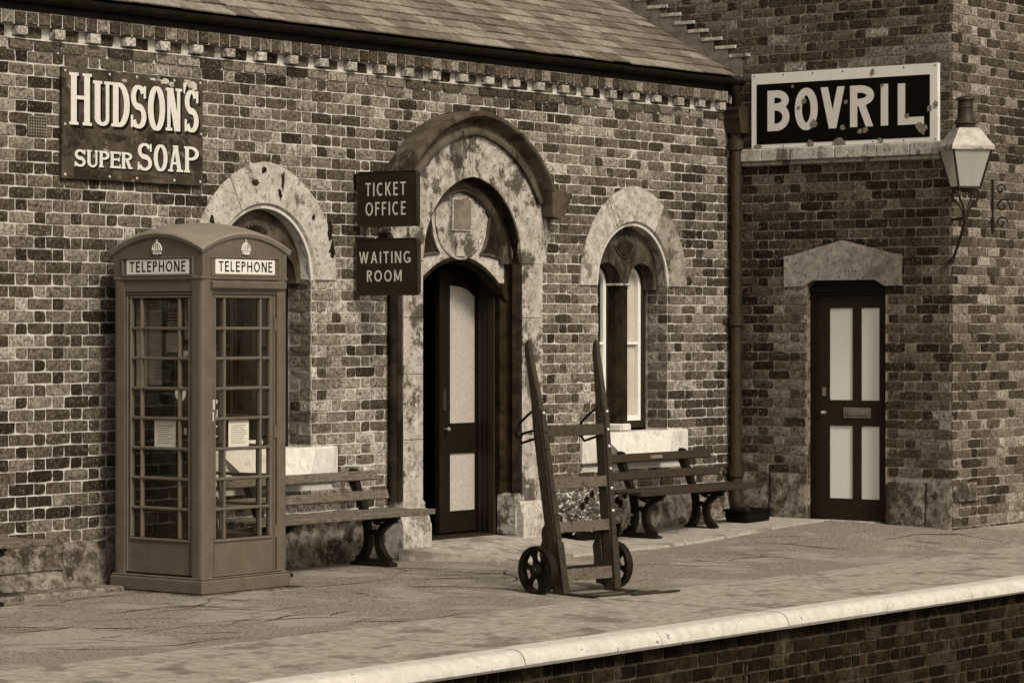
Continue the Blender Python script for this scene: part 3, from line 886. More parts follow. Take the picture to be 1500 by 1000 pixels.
# tympanum
tz = lambda x: 2.455-.29*((x-DX)/.60)**2
mb = MB(); mb.band(DX-.60, DX+.60, 44, tz, lambda x: max(tz(x), arch(DX, .62, .67, SPR)(x) if abs(x-DX) < .62 else tz(x)), .005, .13)
ty = mb.build('tympanum', M['stone_pale'], office)
mb = MB(); mb.lathe([(.322, 0), (.325, -.012), (.312, -.016), (.302, -.007), (.0, -.007)], DX+.01, .004, 2.75, 40, 'y', caps=False); mb.build('roundel', M['stone'], ty, sm=True)
mb = MB(); mb.box(DX-.115, DX+.135, -.022, -.005, 2.66, 2.93, .004); mb.build('plaque_frame', M['stone_pale'], ty)
mb = MB(); mb.box(DX-.10, DX+.12, -.026, -.0225, 2.675, 2.915); mb.build('plaque', M['lead'], ty)
mb = MB(); mb.sweep(path_arch(.615, .665, SPR, 40), [(.0, .01), (.0, -.03), (-.03, -.055), (-.06, -.03), (-.075, -.045), (-.085, -.03), (-.095, .01)]); mb.build('tympanum_moulding', M['stone_brown'], ty, sm=True)
for s_ in (-1, 1):
    c0 = [(DX+s_*x, z) for x, z in ((.475, 2.90), (.515, 2.80), (.54, 2.68), (.55, 2.56), (.545, 2.44))]
    c1 = [(DX+s_*x, z) for x, z in ((.47, 2.455), (.38, 2.47), (.27, 2.475))]
    c2 = [(DX+s_*x, z) for x, z in ((.325, 2.54), (.36, 2.62), (.375, 2.71), (.40, 2.81))]
    mb = MB(); mb.prism(c0+c1+c2, lambda a, b, d: (a, d, b), -.006, .004); sp = mb.build('hollow_shade', M['stone_soot_shade'], ty)  # proud flat plate, coloured with the shade and soot of a hollow
    mb = MB(); mb.tube([(a, -.004, b) for a, b in c0+c1+c2], .014, 6, closed=True); mb.build('carved_motif', M['stone_brown'], ty, sm=True)
mb = MB()
pth = [((DX-.60+1.2*i/24, 0, tz(DX-.60+1.2*i/24)), (0, 0, 1)) for i in range(25)]
mb.sweep(pth, [(.0, -.01), (.0, .10), (-.05, .11), (-.06, .06), (-.035, .03), (-.03, -.005)]); mb.build('door_head', M['stone_soot_shade'], office, sm=True)
for s_ in (-1, 1):
    mb = MB(); mb.prism([(DX+s_*.64, 2.24), (DX+s_*.53, 2.24), (DX+s_*.545, 2.16), (DX+s_*.60, 2.09), (DX+s_*.64, 2.09)], lambda a, b, d: (a, d, b), -.02, .12); mb.build('corbel', M['stone_soot_shade'], office)
# doors: right leaf shut with pale panels, left leaf folded back
door = empty('door', (0, 0, 0)); door.parent = office
dx0, dx1, dy = -3.93, -3.425, .31
mb = MB()
mb.box(dx0, -3.79, dy, dy+.045, .17, 2.5); mb.box(-3.445, dx1, dy, dy+.045, .17, 2.5)
for a, b in ((.17, .345), (.825, 1.075), (2.23, 2.5)): mb.box(-3.789, -3.446, dy+.001, dy+.044, a, b)
mb.build('door_leaf', M['dark_wood'], door)
mb = MB(); mb.prism([(-3.789, 1.076)]+[(-3.446, 1.076)]+[(-3.446, 2.13), (-3.53, 2.185), (-3.62, 2.21), (-3.789, 2.225)], lambda a, b, d: (a, d, b), dy+.016, dy+.03); mb.build('door_panel', M['door_panel'], door)
mb = MB(); mb.prism([(-3.789, 2.226), (-3.62, 2.211), (-3.53, 2.186), (-3.446, 2.131), (-3.446, 2.26), (-3.789, 2.26)], lambda a, b, d: (a, d, b), dy+.002, dy+.03); mb.build('door_rail', M['dark_wood'], door)
mb = MB(); mb.box(-3.789, -3.446, dy+.016, dy+.03, .346, .824); mb.build('door_panel', M['door_panel'], door)
mb = MB(); mb.lathe([(.007, 0), (.007, -.03), (.017, -.036), (.019, -.046), (.011, -.056), (.0, -.058)], -3.86, dy, 1.03, 12, 'y'); mb.build('knob', M['brass'], door, sm=True)
mb = MB(); mb.box(-3.885, -3.845, dy-.008, dy, 1.18, 1.36, .003); mb.build('lock_plate', M['iron'], door)
mb = MB(); mb.box(-4.62, -4.575, .34, .92, .17, 2.45); mb.build('open_leaf', M['dark_wood'], door)
mb = MB(); mb.box(DX-.645, DX+.645, .10, .42, .06, .155, .01); mb.build('threshold', M['brown_wood'], office)
mb = MB(); mb.box(-4.7, -3.38, .31, .36, 2.36, 2.6); mb.build('door_transom', M['dark_wood'], office)

# air vent at far left, bricks around hidden ends
mb = MB(); mb.box(-8.80, -8.625, -.016, .0, 3.20, 3.335); vt = mb.build('air_vent', M['lead'], office)
mb = MB()
for i in range(7):
    for j in range(6): mb.box(-8.79+i*.0232, -8.777+i*.0232, -.018, -.0165, 3.21+j*.0205, 3.221+j*.0205)
tag(mb.build('vent_hole', M['void'], vt), kind='stuff')

# roof: slates, gutter, downpipe
SL = .5545; EY, EZ = -.075, 4.180
def roof_z(Y): return EZ+SL*(Y-EY)
mb = MB(); mb.add([(-12.7, EY+.03, roof_z(EY+.03)-.03), (-.003, EY+.03, roof_z(EY+.03)-.03), (-.003, 2.6, roof_z(2.6)-.03), (-12.7, 2.6, roof_z(2.6)-.03), (-.003, 5.2, roof_z(0)-.0), (-12.7, 5.2, roof_z(0))],
    [(0, 1, 2, 3), (3, 2, 4, 5)]); mb.add([(-12.65, 0.02, 3.98), (-.003, 0.02, 3.98), (-.003, 0.02, roof_z(0)), (-12.65, 0.02, roof_z(0))], [(0, 1, 2, 3)])
roof = mb.build('roof', M['gutter'], office)
rs = random.Random(14); cl = 1/sqrt(1+SL*SL); g = .172
cand = []
for row in range(18):
    x = -12.7+(.14 if row % 2 else 0)+rs.uniform(-.02, .02)
    while x < -.02:
        w = rs.uniform(.255, .30); x1 = min(x+w, -.012)
        if x1-x > .05: cand.append((row, x, x1))
        x += w+.004
def slate_at(row, x, x1, local=True):
    s0 = row*g*cl; y0 = EY+s0; y1 = y0+(g+.06)*cl
    lift0 = .020+rs.uniform(-.003, .004); lift1 = .004
    j = rs.uniform(-.006, .006)
    nz, ny_ = cl, -SL*cl
    vs = []
    for (X, Y, lf) in ((x, y0+j, lift0), (x1, y0+j+rs.uniform(-.004, .004), lift0), (x1, y1, lift1), (x, y1, lift1)):
        vs.append((X, Y+ny_*lf, roof_z(Y)+nz*lf))
    n = [Vector((0, ny_, nz))*.011]*4
    vs += [tuple(Vector(v)-q) for v, q in zip(vs, n)]
    c = ((x+x1)/2, (y0+y1)/2, roof_z((y0+y1)/2))
    fs = [(0, 1, 2, 3), (0, 4, 5, 1), (1, 5, 6, 2), (3, 7, 4, 0)]
    return [tuple(Vector(v)-Vector(c)) for v in vs], fs, c
sc_ = []
for (row, x, x1) in cand:
    y = EY+(row+.5)*g*cl; px, py, d = project((x+x1)/2, y, roof_z(y))
    sc_.append((0 if not (0 < px < 1500 and -5 < py < 1000) else (x1-x)/d, row, x, x1))
sc_.sort(key=lambda t: -t[0]); rest = MB()
for n, (a, row, x, x1) in enumerate(sc_):
    vs, fs, c = slate_at(row, x, x1); tc = tint(rs.choice((.085, .10, .11, .125, .14, .155, .19)))
    if a > 0 and n < 300:
        mb = MB(); mb.add(vs, fs, tc); mb.build('slate', M['slate'], roof, loc=c)
    else: rest.add([tuple(Vector(v)+Vector(c)) for v in vs], fs, tc)
tag(rest.build('slating', M['slate'], roof), kind='stuff')
mb = MB(); r = .052
pr = [(-.105+r*cos(a), 4.150+r*sin(a)) for a in [pi+pi*k/10 for k in range(11)]]+[(-.105+(r-.008)*cos(a), 4.150+(r-.008)*sin(a)) for a in [2*pi-pi*k/10 for k in range(11)]]
mb.prism(pr, lambda a, b, d: (d, a, b), -12.7, -.03)
gt = mb.build('gutter', M['gutter'], office, sm=True)
for i in range(13):
    mb = MB(); X = -12.2+i*.93; mb.prism([(-.105+(r+.006)*cos(a), 4.150+(r+.006)*sin(a)) for a in [pi+pi*k/10 for k in range(11)]], lambda a, b, d: (d, a, b), X, X+.035); mb.build('gutter_bracket', M['gutter'], gt)
mb = MB(); mb.box(-12.6, -.03, -.062, -.0, 4.046, 4.17); mb.build('soffit_board', M['gutter'], office)
pipe = empty('drainpipe', (0, 0, 0)); pipe.parent = office
PX, PY = -.095, -.085
mb = MB(); mb.tube([(PX, PY, .30), (PX, PY, 3.72)], .055, 14); mb.build('pipe', M['pipe'], pipe, sm=True)
for z_, pf in ((.50, [(.056, 0), (.075, .0), (.08, .05), (.075, .10), (.056, .10)]), (1.88, [(.056, 0), (.072, .01), (.072, .09), (.056, .10)]), (3.50, [(.056, 0), (.072, .01), (.072, .09), (.056, .10)])):
    mb = MB(); mb.lathe(pf, PX, PY, z_, 16); mb.build('pipe_collar', M['pipe'], pipe, sm=True)
mb = MB(); mb.tube([(PX, PY, .34), (PX-.0, PY-.02, .24), (PX-.04, PY-.14, .19)], .06, 12); mb.build('pipe_shoe', M['pipe'], pipe, sm=True)
for z in (1.93, .54): mb = MB(); mb.box(PX-.11, PX+.085, -.03, -.01, z-.02, z+.02, .004); mb.tube([(PX+.10, PY-.02, z), (PX+.10, PY-.02, z-.03)], .018, 8); mb.build('pipe_bracket', M['pipe'], pipe)
mb = MB(); mb.prism([(-.06, 3.66), (.06, 3.66), (.085, 3.78), (.10, 3.80), (.10, 3.86), (.12, 3.87), (.12, 3.90), (-.12, 3.90), (-.12, 3.87), (-.10, 3.86), (-.10, 3.80), (-.085, 3.78)], lambda a, b, d: (PX+a, PY+d, b), -.10, .07); mb.build('hopper', M['pipe'], pipe)
mb = MB(); mb.tube([(PX, PY, 3.88), (PX-.03, PY-.03, 3.99), (PX-.06, -.105, 4.10)], .045, 12); mb.build('swan_neck', M['gutter'], pipe, sm=True)

# ------------------------------------------------------------------ the station house (taller wing at right)
house = tag(empty('station_house', (0, 0, 0)), 'taller brick station wing at the right with pale panelled door under a gabled stone lintel', 'building')
fr_side = lambda u, z, d: (-d, -u, z)
fr_front = lambda u, z, d: (u, -2.3-d, z)
rw = random.Random(9)
def blocked_side(za, zb):
    r = []; zm = (za+zb)/2
    if zm < 2.245: r.append((.803, 1.62))
    if 2.245 < zm and zb < 2.522: r.append((.575, 1.78))
    elif 2.245 < zm and zb < 2.65: k = (2.65-zb)/.13; r.append((1.18-.52*k, 1.18+.52*k))
    if 3.365 < zm < 3.515: r.append((-.0, 5))
    if zm < .545: r.append((-.1, .80)); r.append((1.6, 1.95)) 
    if zm < .50: r.append((1.6, 5))
    # above the office roof the wall runs back
    yr = (zm+.02-EZ)/SL+EY
    if zm < 4.12: r.append((-9, .012))
    else: r.append((-9, -yr+.02))
    return r
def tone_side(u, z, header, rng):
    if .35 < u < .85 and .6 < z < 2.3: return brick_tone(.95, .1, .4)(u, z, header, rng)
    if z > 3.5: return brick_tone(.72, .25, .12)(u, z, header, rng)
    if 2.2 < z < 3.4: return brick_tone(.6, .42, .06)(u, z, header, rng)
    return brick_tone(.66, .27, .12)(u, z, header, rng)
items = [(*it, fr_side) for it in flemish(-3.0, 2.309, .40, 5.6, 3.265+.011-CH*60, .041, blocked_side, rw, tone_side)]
items += [(*it, fr_front) for it in flemish(-.0085, 3.2, .05, 5.6, 3.265+.011-CH*60, .10, lambda a, b: [], rw, lambda u, z, h_, r_: brick_tone(.9, .22, .2)(u, z, h_, r_))]
lay(house, items, rw, [(1104, 94, 1378, 218), (1380, 185, 1452, 275), (1060, 130, 1085, 740)])
mb = MB()
mb.add([(0, 3.0, -.1), (0, 3.0, 5.7), (0, -.803, 5.7), (0, -.803, -.1)], [(0, 1, 2, 3)])
mb.add([(0, -.803, 2.30), (0, -.803, 5.7), (0, -1.62, 5.7), (0, -1.62, 2.30)], [(0, 1, 2, 3)])
mb.add([(0, -1.62, -.1), (0, -1.62, 5.7), (0, -2.3, 5.7), (0, -2.3, -.1)], [(0, 1, 2, 3)])
mb.add([(0, -2.3, -.1), (0, -2.3, 5.7), (5, -2.3, 5.7), (5, -2.3, -.1)], [(0, 1, 2, 3)])
mb.add([(5, -2.3, -.1), (5, -2.3, 5.7), (5, 5, 5.7), (5, 5, -.1)], [(0, 1, 2, 3)]); mb.add([(0, 5, -.1), (5, 5, -.1), (5, 5, 5.7), (0, 5, 5.7)], [(0, 1, 2, 3)])
mb.add([(0, 3, -.1), (0, 5, -.1), (0, 5, 5.7), (0, 3, 5.7)], [(0, 1, 2, 3)])
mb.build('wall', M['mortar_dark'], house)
mb = MB()
mb.add([(0, -.803, -.1), (.13, -.803, -.1), (.13, -.803, 2.3), (0, -.803, 2.3)], [(0, 1, 2, 3)]); mb.add([(0, -1.62, -.1), (.13, -1.62, -.1), (.13, -1.62, 2.3), (0, -1.62, 2.3)], [(0, 1, 2, 3)])
mb.build('door_reveal', M['plinth'], house)
mb = MB(); mb.box(-.12, 5.12, -2.42, 5.1, 5.7, 5.78); mb.build('coping', M['stone'], house)
# string course under the long sign, in stones
us = [0.03, .36, 1.14, 1.58, 1.92, 2.36]
for a, b in zip(us[:-1], us[1:]):
    mb = MB(); mb.box(-.09+random.uniform(-.004, .004), .0, -(b-.003), -a, 3.395, 3.508, .008); mb.box(-.05, .0, -(b-.003), -a, 3.36, 3.394, .004)
    mb.build('string_stone', M['stone_pale'], house)
# gabled lintel with shouldered underside
mb = MB()
poly = [(.561, 2.245), (.561, 2.52), (.66, 2.535), (1.18, 2.66), (1.70, 2.535), (1.795, 2.522), (1.795, 2.245), (1.62, 2.245), (1.52, 2.30), (.86, 2.30), (.775, 2.245)]
mb.prism(poly, lambda a, b, d: (-d, -a, b), -.13, .022)
mb.build('lintel', M['lintel_stone'], house)
# plinth stones
side_fn = lambda u, d, z: (-d, -u, z)
for a, b, z0, z1 in ((.02, .40, -.02, .54), (.41, .79, -.02, .54)): rough_stone(a, b, z0, z1, .05, rw, amp=.009, slope=.012, parent=house, fn=side_fn)
rough_stone(1.64, 2.04, .0, .50, .052, rw, amp=.009, slope=.010, parent=house, fn=side_fn); rough_stone(2.05, 2.30, .0, .50, .052, rw, amp=.009, slope=.010, parent=house, fn=side_fn)
rough_stone(.0, .42, .34, .50, .04, rw, amp=.01, slope=.015, parent=house, fn=lambda u, d, z: (u, -2.3-d, z))
# door
d2 = empty('door', (0, 0, 0)); d2.parent = house
fx = .045
mb = MB(); mb.box(fx, fx+.09, -.805, -.868, .10, 2.24); mb.box(fx, fx+.09, -1.618, -1.575, .10, 2.24); mb.box(fx, fx+.09, -.868, -1.575, 2.165, 2.34)
mb.box(fx-.02, fx, -.83, -1.60, 2.20, 2.235); mb.build('door_frame', M['dark_wood'], d2)
X0 = fx+.035
ya, yb = -.870, -1.573
cols = [(-.985, -1.232), (-1.318, -1.565+.055)]
mb = MB()
mb.box(X0, X0+.045, ya, cols[0][0], .135, 2.164); mb.box(X0, X0+.045, cols[0][1], cols[1][0], .135, 2.164); mb.box(X0, X0+.045, cols[1][1], yb, .135, 2.164)
for (a, b) in cols:
    for z0, z1 in ((.135, .325), (.985, 1.215), (2.05, 2.164)): mb.box(X0+.001, X0+.044, a-.0005, b+.0005, z0, z1)
mb.build('door_leaf', M['brown_wood'], d2)
for (a, b) in cols:
    for z0, z1 in ((.326, .984), (1.216, 2.049)):
        mb = MB(); mb.box(X0+.014, X0+.03, a-.001, b+.001, z0, z1); mb.build('door_panel', M['panel_paint'], d2)
mb = MB(); mb.box(X0-.006, X0, -1.135, -1.425, 1.055, 1.15, .002); mb.box(X0-.012, X0-.0065, -1.165, -1.395, 1.08, 1.125, .002); mb.build('letterbox', M['lead'], d2)
mb = MB(); mb.lathe([(.018, 0), (.007, -.006), (.007, -.03), (.017, -.036), (.019, -.046), (.011, -.056), (0, -.058)], X0, -.935, 1.10, 14, 'x'); mb.build('knob', M['brass'], d2, sm=True)
mb = MB(); mb.box(X0-.006, X0, -.91, -.95, 1.25, 1.33, .002); mb.build('lock_plate', M['lead'], d2)
mb = MB(); mb.box(-.03, .14, -.80, -1.62, .04, .132, .008); mb.build('doorstep', M['stone'], house)
mb = MB(); mb.box(.14, .16, -.8, -1.63, .0, 2.35); mb.build('door_backing', M['void'], house)
# stepped lead flashing and its mortar fillets above the office roof
for i in range(17):
    y0 = -.10+i*.154; y1 = y0+.162
    mb = MB(); zt = roof_z(y1)+.115
    mb.prism([(y0, roof_z(y0)+.012), (y1, roof_z(y1)+.012), (y1, zt), (y0+.01, zt)], lambda a, b, d: (-d, a, b), .004, .016+.003*(i % 2)); mb.build('flashing', M['lead'], house)
    mb = MB(); mb.box(-.026, -.002, y0-.085, y1-.02, zt+.001, zt+.032, .003); mb.build('mortar_fillet', M['stone_pale'], house)

# platform face brickwork below the edge
rf = random.Random(31); itf = []
fr_face = lambda u, z, d: (u, -4.58-d, z)
for k in range(9):
    z = -.19-.0853*k; u = -13+(.06 if k % 2 else 0)
    while u < 8:
        w = .225 if k % 3 else .104
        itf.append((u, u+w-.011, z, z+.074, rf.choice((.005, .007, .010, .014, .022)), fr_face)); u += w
lay(platform, itf, rf, [], mat='brick_face')
mb = MB(); mb.box(-15, 9, -4.58, -4.515, -1.0, -.05); mb.build('retaining_wall', M['mortar_face'], platform)

# ------------------------------------------------------------------ telephone box
box = tag(empty('telephone_box', (-7.77, -.665, .045)), 'old glazed telephone box with domed roof and crowns standing against the brick wall', 'telephone box')
HB = .432
mb = MB(); mb.box(-.45, .45, -.45, .45, 0, .098, .010); mb.box(-.441, .441, -.441, .441, .098, .112, .006); mb.build('plinth', M['box_paint'], box)
mb = MB(); mb.box(-.52, .56, -.53, .5, -.09, -.001, .015); mb.build('base_slab', M['plinth'], box)
mb = MB()
for sx in (-1, 1):
    for sy in (-1, 1):
        poly = [(sx*(HB-.105), sy*(HB-.004)), (sx*(HB-.06), sy*HB)]+[(sx*(HB-.035+.035*sin(a)), sy*(HB-.035+.035*cos(a))) for a in [pi/2*k/6 for k in range(7)]]+[(sx*HB, sy*(HB-.06)), (sx*(HB-.004), sy*(HB-.105)), (sx*(HB-.085), sy*(HB-.105)), (sx*(HB-.105), sy*(HB-.085))]
        mb.prism(poly, lambda a, b, d: (a, b, d), .112, 2.168)
mb.build('corner_post', M['box_paint'], box, sm=True)
def side_fn4(k):       # a along the side (left to right seen from outside), d outwards, z up
    ang = [0, -pi/2, pi/2, pi][k]          # 0: -Y door, 1: -X side, 2: +X side, 3: +Y back
    c, s_ = cos(ang), sin(ang)
    def f(a, d, z):
        x, y = a, -d
        return (x*c-y*s_, x*s_+y*c, z)
    return f
def sbox(mb, f, a0, a1, d0, d1, z0, z1, b=0.):
    t = MB(); t.box(a0, a1, d0, d1, z0, z1, b); mb.add([f(*p) for p in t.v], t.f)
ZG0, ZG1 = .368, 2.028
AG, AB = .272, .182
pane_mesh = {}
for k in range(4):
    f = side_fn4(k)
    mb = MB()
    sbox(mb, f, -(HB-.106), HB-.106, HB-.075, HB-.012, 2.075, 2.168)             # head
    if k == 3:
        sbox(mb, f, -(HB-.106), HB-.106, HB-.05, HB-.02, .112, 2.075)
        mb.build('back_panel', M['box_paint'], box); continue
    side = mb.build('head_rail', M['box_paint'], box)
    mb = MB(); dd = HB-.028
    # leaf: stiles, bottom panel, top rail, then beads
    sbox(mb, f, -(HB-.108), -AG-.016, dd-.04, dd, .125, 2.068, .004); sbox(mb, f, AG+.016, HB-.108, dd-.04, dd, .125, 2.068, .004)
    sbox(mb, f, -AG-.016, AG+.016, dd-.038, dd-.001, .125, ZG0-.016); sbox(mb, f, -AG-.016, AG+.016, dd-.038, dd-.001, ZG1+.016, 2.066)
    for a0, a1, z0, z1 in ((-AG-.022, AG+.022, ZG0-.022, ZG0), (-AG-.022, AG+.022, ZG1, ZG1+.022)): sbox(mb, f, a0, a1, dd-.03, dd+.010, z0, z1, .007)
    for a0, a1 in ((-AG-.022, -AG), (AG, AG+.022)): sbox(mb, f, a0, a1, dd-.03, dd+.009, ZG0-.001, ZG1+.001, .007)
    # outer mould around the leaf
    e = HB-.110
    if k != 0:
        sbox(mb, f, -e, e, dd-.02, dd+.014, 2.052, 2.068, .006)
    else:
        t = MB(); t.prism([(dd-.03, 2.055), (dd+.012, 2.055), (dd+.022, 2.075), (dd+.05, 2.10), (dd+.052, 2.135), (dd+.03, 2.15), (dd-.03, 2.15)], lambda a, b, d: (d, a, b), -e-.03, e+.075)
        mb.add([f(*p) for p in t.v], t.f)
    sbox(mb, f, -e, -e+.014, dd-.02, dd+.012, .125, 2.05, .005); sbox(mb, f, e-.014, e, dd-.02, dd+.012, .125, 2.05, .005)
    if k == 0: sbox(mb, f, -e, HB-.06, HB-.03, HB+.006, .115, .128, .005)
    leaf = mb.build('door' if k == 0 else 'glazed_side', M['box_paint'], box)
    mb = MB()
    for a in (-AB, AB): sbox(mb, f, a-.011, a+.011, dd-.028, dd+.006, ZG0, ZG1, .006)
    zr = [ZG0+(ZG1-ZG0)*i/8 for i in range(9)]
    for z in zr[1:-1]: sbox(mb, f, -AG, AG, dd-.027, dd+.008, z-.011, z+.011, .006)
    mb.build('glazing_bar', M['box_paint'], leaf)
    for i in range(8):
        for a0, a1 in ((-AG, -AB-.011), (-AB+.011, AB-.011), (AB+.011, AG)):
            mb = MB(); z0, z1 = zr[i]+.011, zr[i+1]-.011
            c = Vector(f((a0+a1)/2, dd-.015, (z0+z1)/2))
            vs = [Vector(f(a, dd-.015, z))-c for a, z in ((a0, z0), (a1, z0), (a1, z1), (a0, z1))]
            key = (k, round(a1-a0, 3))
            if key in pane_mesh:
                o = bpy.data.objects.new('pane', pane_mesh[key]); COL.objects.link(o); o.parent = leaf; o.location = c
            else:
                mb.add(vs, [(0, 1, 2, 3)]); o = mb.build('pane', M['glass'], leaf, loc=c); pane_mesh[key] = o.data
    if k == 0:
        mb = MB(); sbox(mb, f, -AG-.042, -AG-.024, dd, dd+.02, 1.26, 1.33, .005); sbox(mb, f, -AG-.040, -AG-.026, dd, dd+.012, 1.18, 1.25, .004); mb.build('handle', M['bolt'], leaf)
        mb = MB()
        for i, c in enumerate('PULL'): put_glyph(mb, c, -.266, -.240, 1.33-i*.068-.05, 1.33-i*.068, .006, .006, lambda a, b, d: f(a, dd-.014+d, b), .001)
        mb.build('pull_lettering', M['cream'], leaf)
        mb = MB()
        for z in (1.80, 1.05, .35): sbox(mb, f, e-.012, e+.01, dd, dd+.02, z, z+.09, .004)
        mb.build('hinge', M['box_paint'], leaf)
# fascia with signs and pediments, one per side
def arch_edge(a, half=HB+.012): return 2.345+.115*(1-(a/half)**2)
for k in range(4):
    f = side_fn4(k)
    n = 20; mb = MB(); vs = []; fs = []
    h = HB-.004
    for i in range(n+1):
        a = -h+2*h*i/n
        vs += [f(a, HB-.006, 2.168), f(a, HB-.006, arch_edge(a)), f(a, HB-.05, arch_edge(a)), f(a, HB-.05, 2.168)]
    for i in range(n):
        p, q = 4*i, 4*i+4; fs += [(p, q, q+1, p+1), (p+1, q+1, q+2, p+2), (p+3, p+2, q+2, q+3), (p, p+3, q+3, q)]
    mb.add(vs, fs)
    sbox(mb, f, -HB, HB, HB-.04, HB+.004, 2.155, 2.180, .006)
    d0 = HB-.006
    for a0, a1, z0, z1 in ((-.345, .345, 2.178, 2.192), (-.345, .345, 2.302, 2.314), (-.345, -.333, 2.192, 2.302), (.333, .345, 2.192, 2.302)): sbox(mb, f, a0, a1, d0-.01, d0+.012, z0, z1, .004)
    fa = mb.build('fascia', M['box_paint'], box)
    if k == 3: continue
    mb = MB(); sbox(mb, f, -.300, .300, d0, d0+.004, 2.196, 2.298); mb.build('sign_panel', M['cream'], fa)
    line_text(fa, 'ink', 'TELEPHONE', -.268, .272, 2.212, 2.284, .0115, lambda a, b, d: f(a, d0+.004+d, b), .0012, ADV, .22)
    mb = MB(); sbox(mb, f, -.305, .305, d0-.004, d0+.0035, 2.1925, 2.1955); mb.build('sign_slot', M['box_black'], fa)
    # raised crown
    mb = MB(); zc = 2.333
    def P(a, d, z): return f(a, d0+d, zc+z)
    mb.tube([P(a, .008, .006*(1-(a/.036)**2)*-1+.008) for a in [-.036+.072*i/8 for i in range(9)]], .007, 6)
    mb.tube([P(a, .008, .006*(1-(a/.036)**2)*-1+.020) for a in [-.036+.072*i/8 for i in range(9)]], .005, 6)
    for r in (.044, .022): mb.tube([P(r*cos(t), .009, .024+(.056 if r > .03 else .05)*sin(t)) for t in [pi*i/12 for i in range(13)]], .0055, 6)
    mb.tube([P(0, .009, .024), P(0, .009, .074)], .005, 6)
    for a in (-.026, 0, .026): mb.tube([P(a, .010, .028), P(a, .010, .044)], [.008, .004], 6)
    mb.tube([P(0, .009, .082), P(0, .009, .104)], .004, 6); mb.tube([P(-.009, .009, .094), P(.009, .009, .094)], .004, 6)
    mb.tube([P(0, .009, .074), P(0, .009, .084)], .008, 6)
    # ground of the crown between its arches
    pts = [(r_ * .04*cos(t), .024+.05*sin(t)) for r_ in (1,) for t in [pi*i/10 for i in range(11)]]+[(-.034, .006), (.034, .006)]
    vs = [P(a, .003, z) for a, z in pts]; mb.add(vs, [tuple(range(len(vs)))])
    mb.build('crown', M['gilt'], fa, sm=True)
# domed roof with a lip
n = 24; R_ = HB+.014; mb = MB(); vs = []
for j in range(n+1):
    for i in range(n+1):
        a = -1+2*i/n; b = -1+2*j/n
        z = 2.372+.115*(1-a*a)+.115*(1-b*b)-.040*(1-a*a)*(1-b*b)
        vs.append((a*R_, b*R_, z))
fs = [(j*(n+1)+i, j*(n+1)+i+1, (j+1)*(n+1)+i+1, (j+1)*(n+1)+i) for j in range(n) for i in range(n)]
ring = [i for i in range(n+1)]+[j*(n+1)+n for j in range(1, n+1)]+[n*(n+1)+i for i in range(n-1, -1, -1)]+[j*(n+1) for j in range(n-1, 0, -1)]
o = len(vs); m = len(ring)
vs += [(vs[k][0]*1.012, vs[k][1]*1.012, vs[k][2]-.012) for k in ring]; vs += [(vs[k][0]*.985, vs[k][1]*.985, vs[k][2]-.036) for k in ring]; vs += [(vs[k][0]*.93, vs[k][1]*.93, vs[k][2]-.036) for k in ring]
for L_ in range(3):
    a = ring if L_ == 0 else [o+(L_-1)*m+i for i in range(m)]; b = [o+L_*m+i for i in range(m)]
    fs += [(a[i], b[i], b[(i+1) % m], a[(i+1) % m]) for i in range(m)]
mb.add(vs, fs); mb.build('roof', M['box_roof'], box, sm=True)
mb = MB(); mb.box(-.40, .40, -.40, .40, 2.14, 2.165); mb.build('ceiling', M['box_black'], box)
mb = MB(); mb.box(-.40, .40, -.40, .40, .112, .13); mb.build('floor', M['box_black'], box)
# inside: backboard, posters, pay phone, notices on the glass
mb = MB(); mb.box(-.335, .335, .33, .375, .135, 2.12); bb = mb.build('backboard', M['box_black'], box)
mb = MB(); mb.box(.15, .31, .18, .33, 1.15, 1.50, .01); mb.box(-.05, .12, .20, .33, 1.05, 1.62, .01); ph_ = mb.build('payphone', M['box_black'], box)
mb = MB(); mb.tube([(-.10, .24, 1.56), (-.08, .20, 1.55), (-.02, .19, 1.53), (.02, .22, 1.52)], [.03, .018, .018, .03], 8); mb.build('handset', M['box_black'], ph_, sm=True)
mb = MB(); mb.lathe([(.052, 0), (.054, -.012), (.034, -.018), (.030, -.010), (0, -.010)], -.01, .198, 1.36, 18, 'y'); mb.build('dial', M['bolt'], ph_, sm=True)
mb = MB(); mb.box(-.32, .30, .12, .33, .97, 1.0); mb.build('shelf', M['brown_wood'], box)
for (a0, a1, z0, z1, mt) in ((-.31, -.20, 1.40, 2.02, 'poster'), (-.19, -.06, 1.42, 2.02, 'poster'), (-.02, .14, 1.80, 2.03, 'poster_dark'), (-.02, .14, 1.63, 1.79, 'poster'), (.17, .29, 1.74, 2.03, 'poster'), (.16, .30, 1.52, 1.66, 'paper'), (-.01, .12, 1.632, 1.65, 'paper')):
    mb = MB(); mb.box(a0, a1, .322, .329, z0, z1); po = mb.build('poster', M[mt], box)
    mb = MB(); z = z1-.03
    while z > z0+.03: mb.box(a0+.012, a1-.012-random.uniform(0, .03), .3200, .3215, z-.007, z); z -= .022
    mb.build('print', M['print'] if mt != 'paper' else M['poster_dark'], po)
for k, a0, a1, z0, z1 in ((1, -.075, .13, 1.005, 1.205), (0, -.12, .085, 1.00, 1.205)):
    f = side_fn4(k); mb = MB(); d_ = HB-.048
    sbox(mb, f, a0, a1, d_-.004, d_-.002, z0-.02, z1-.02); no = mb.build('notice', M['paper'], box)
    mb = MB(); z = z1-.055
    for i in range(9): sbox(mb, f, a0+.025, a1-.025-random.uniform(0, .04), d_-.0018, d_-.0012, z-.005, z); z -= .015
    mb.build('print', M['print'], no)

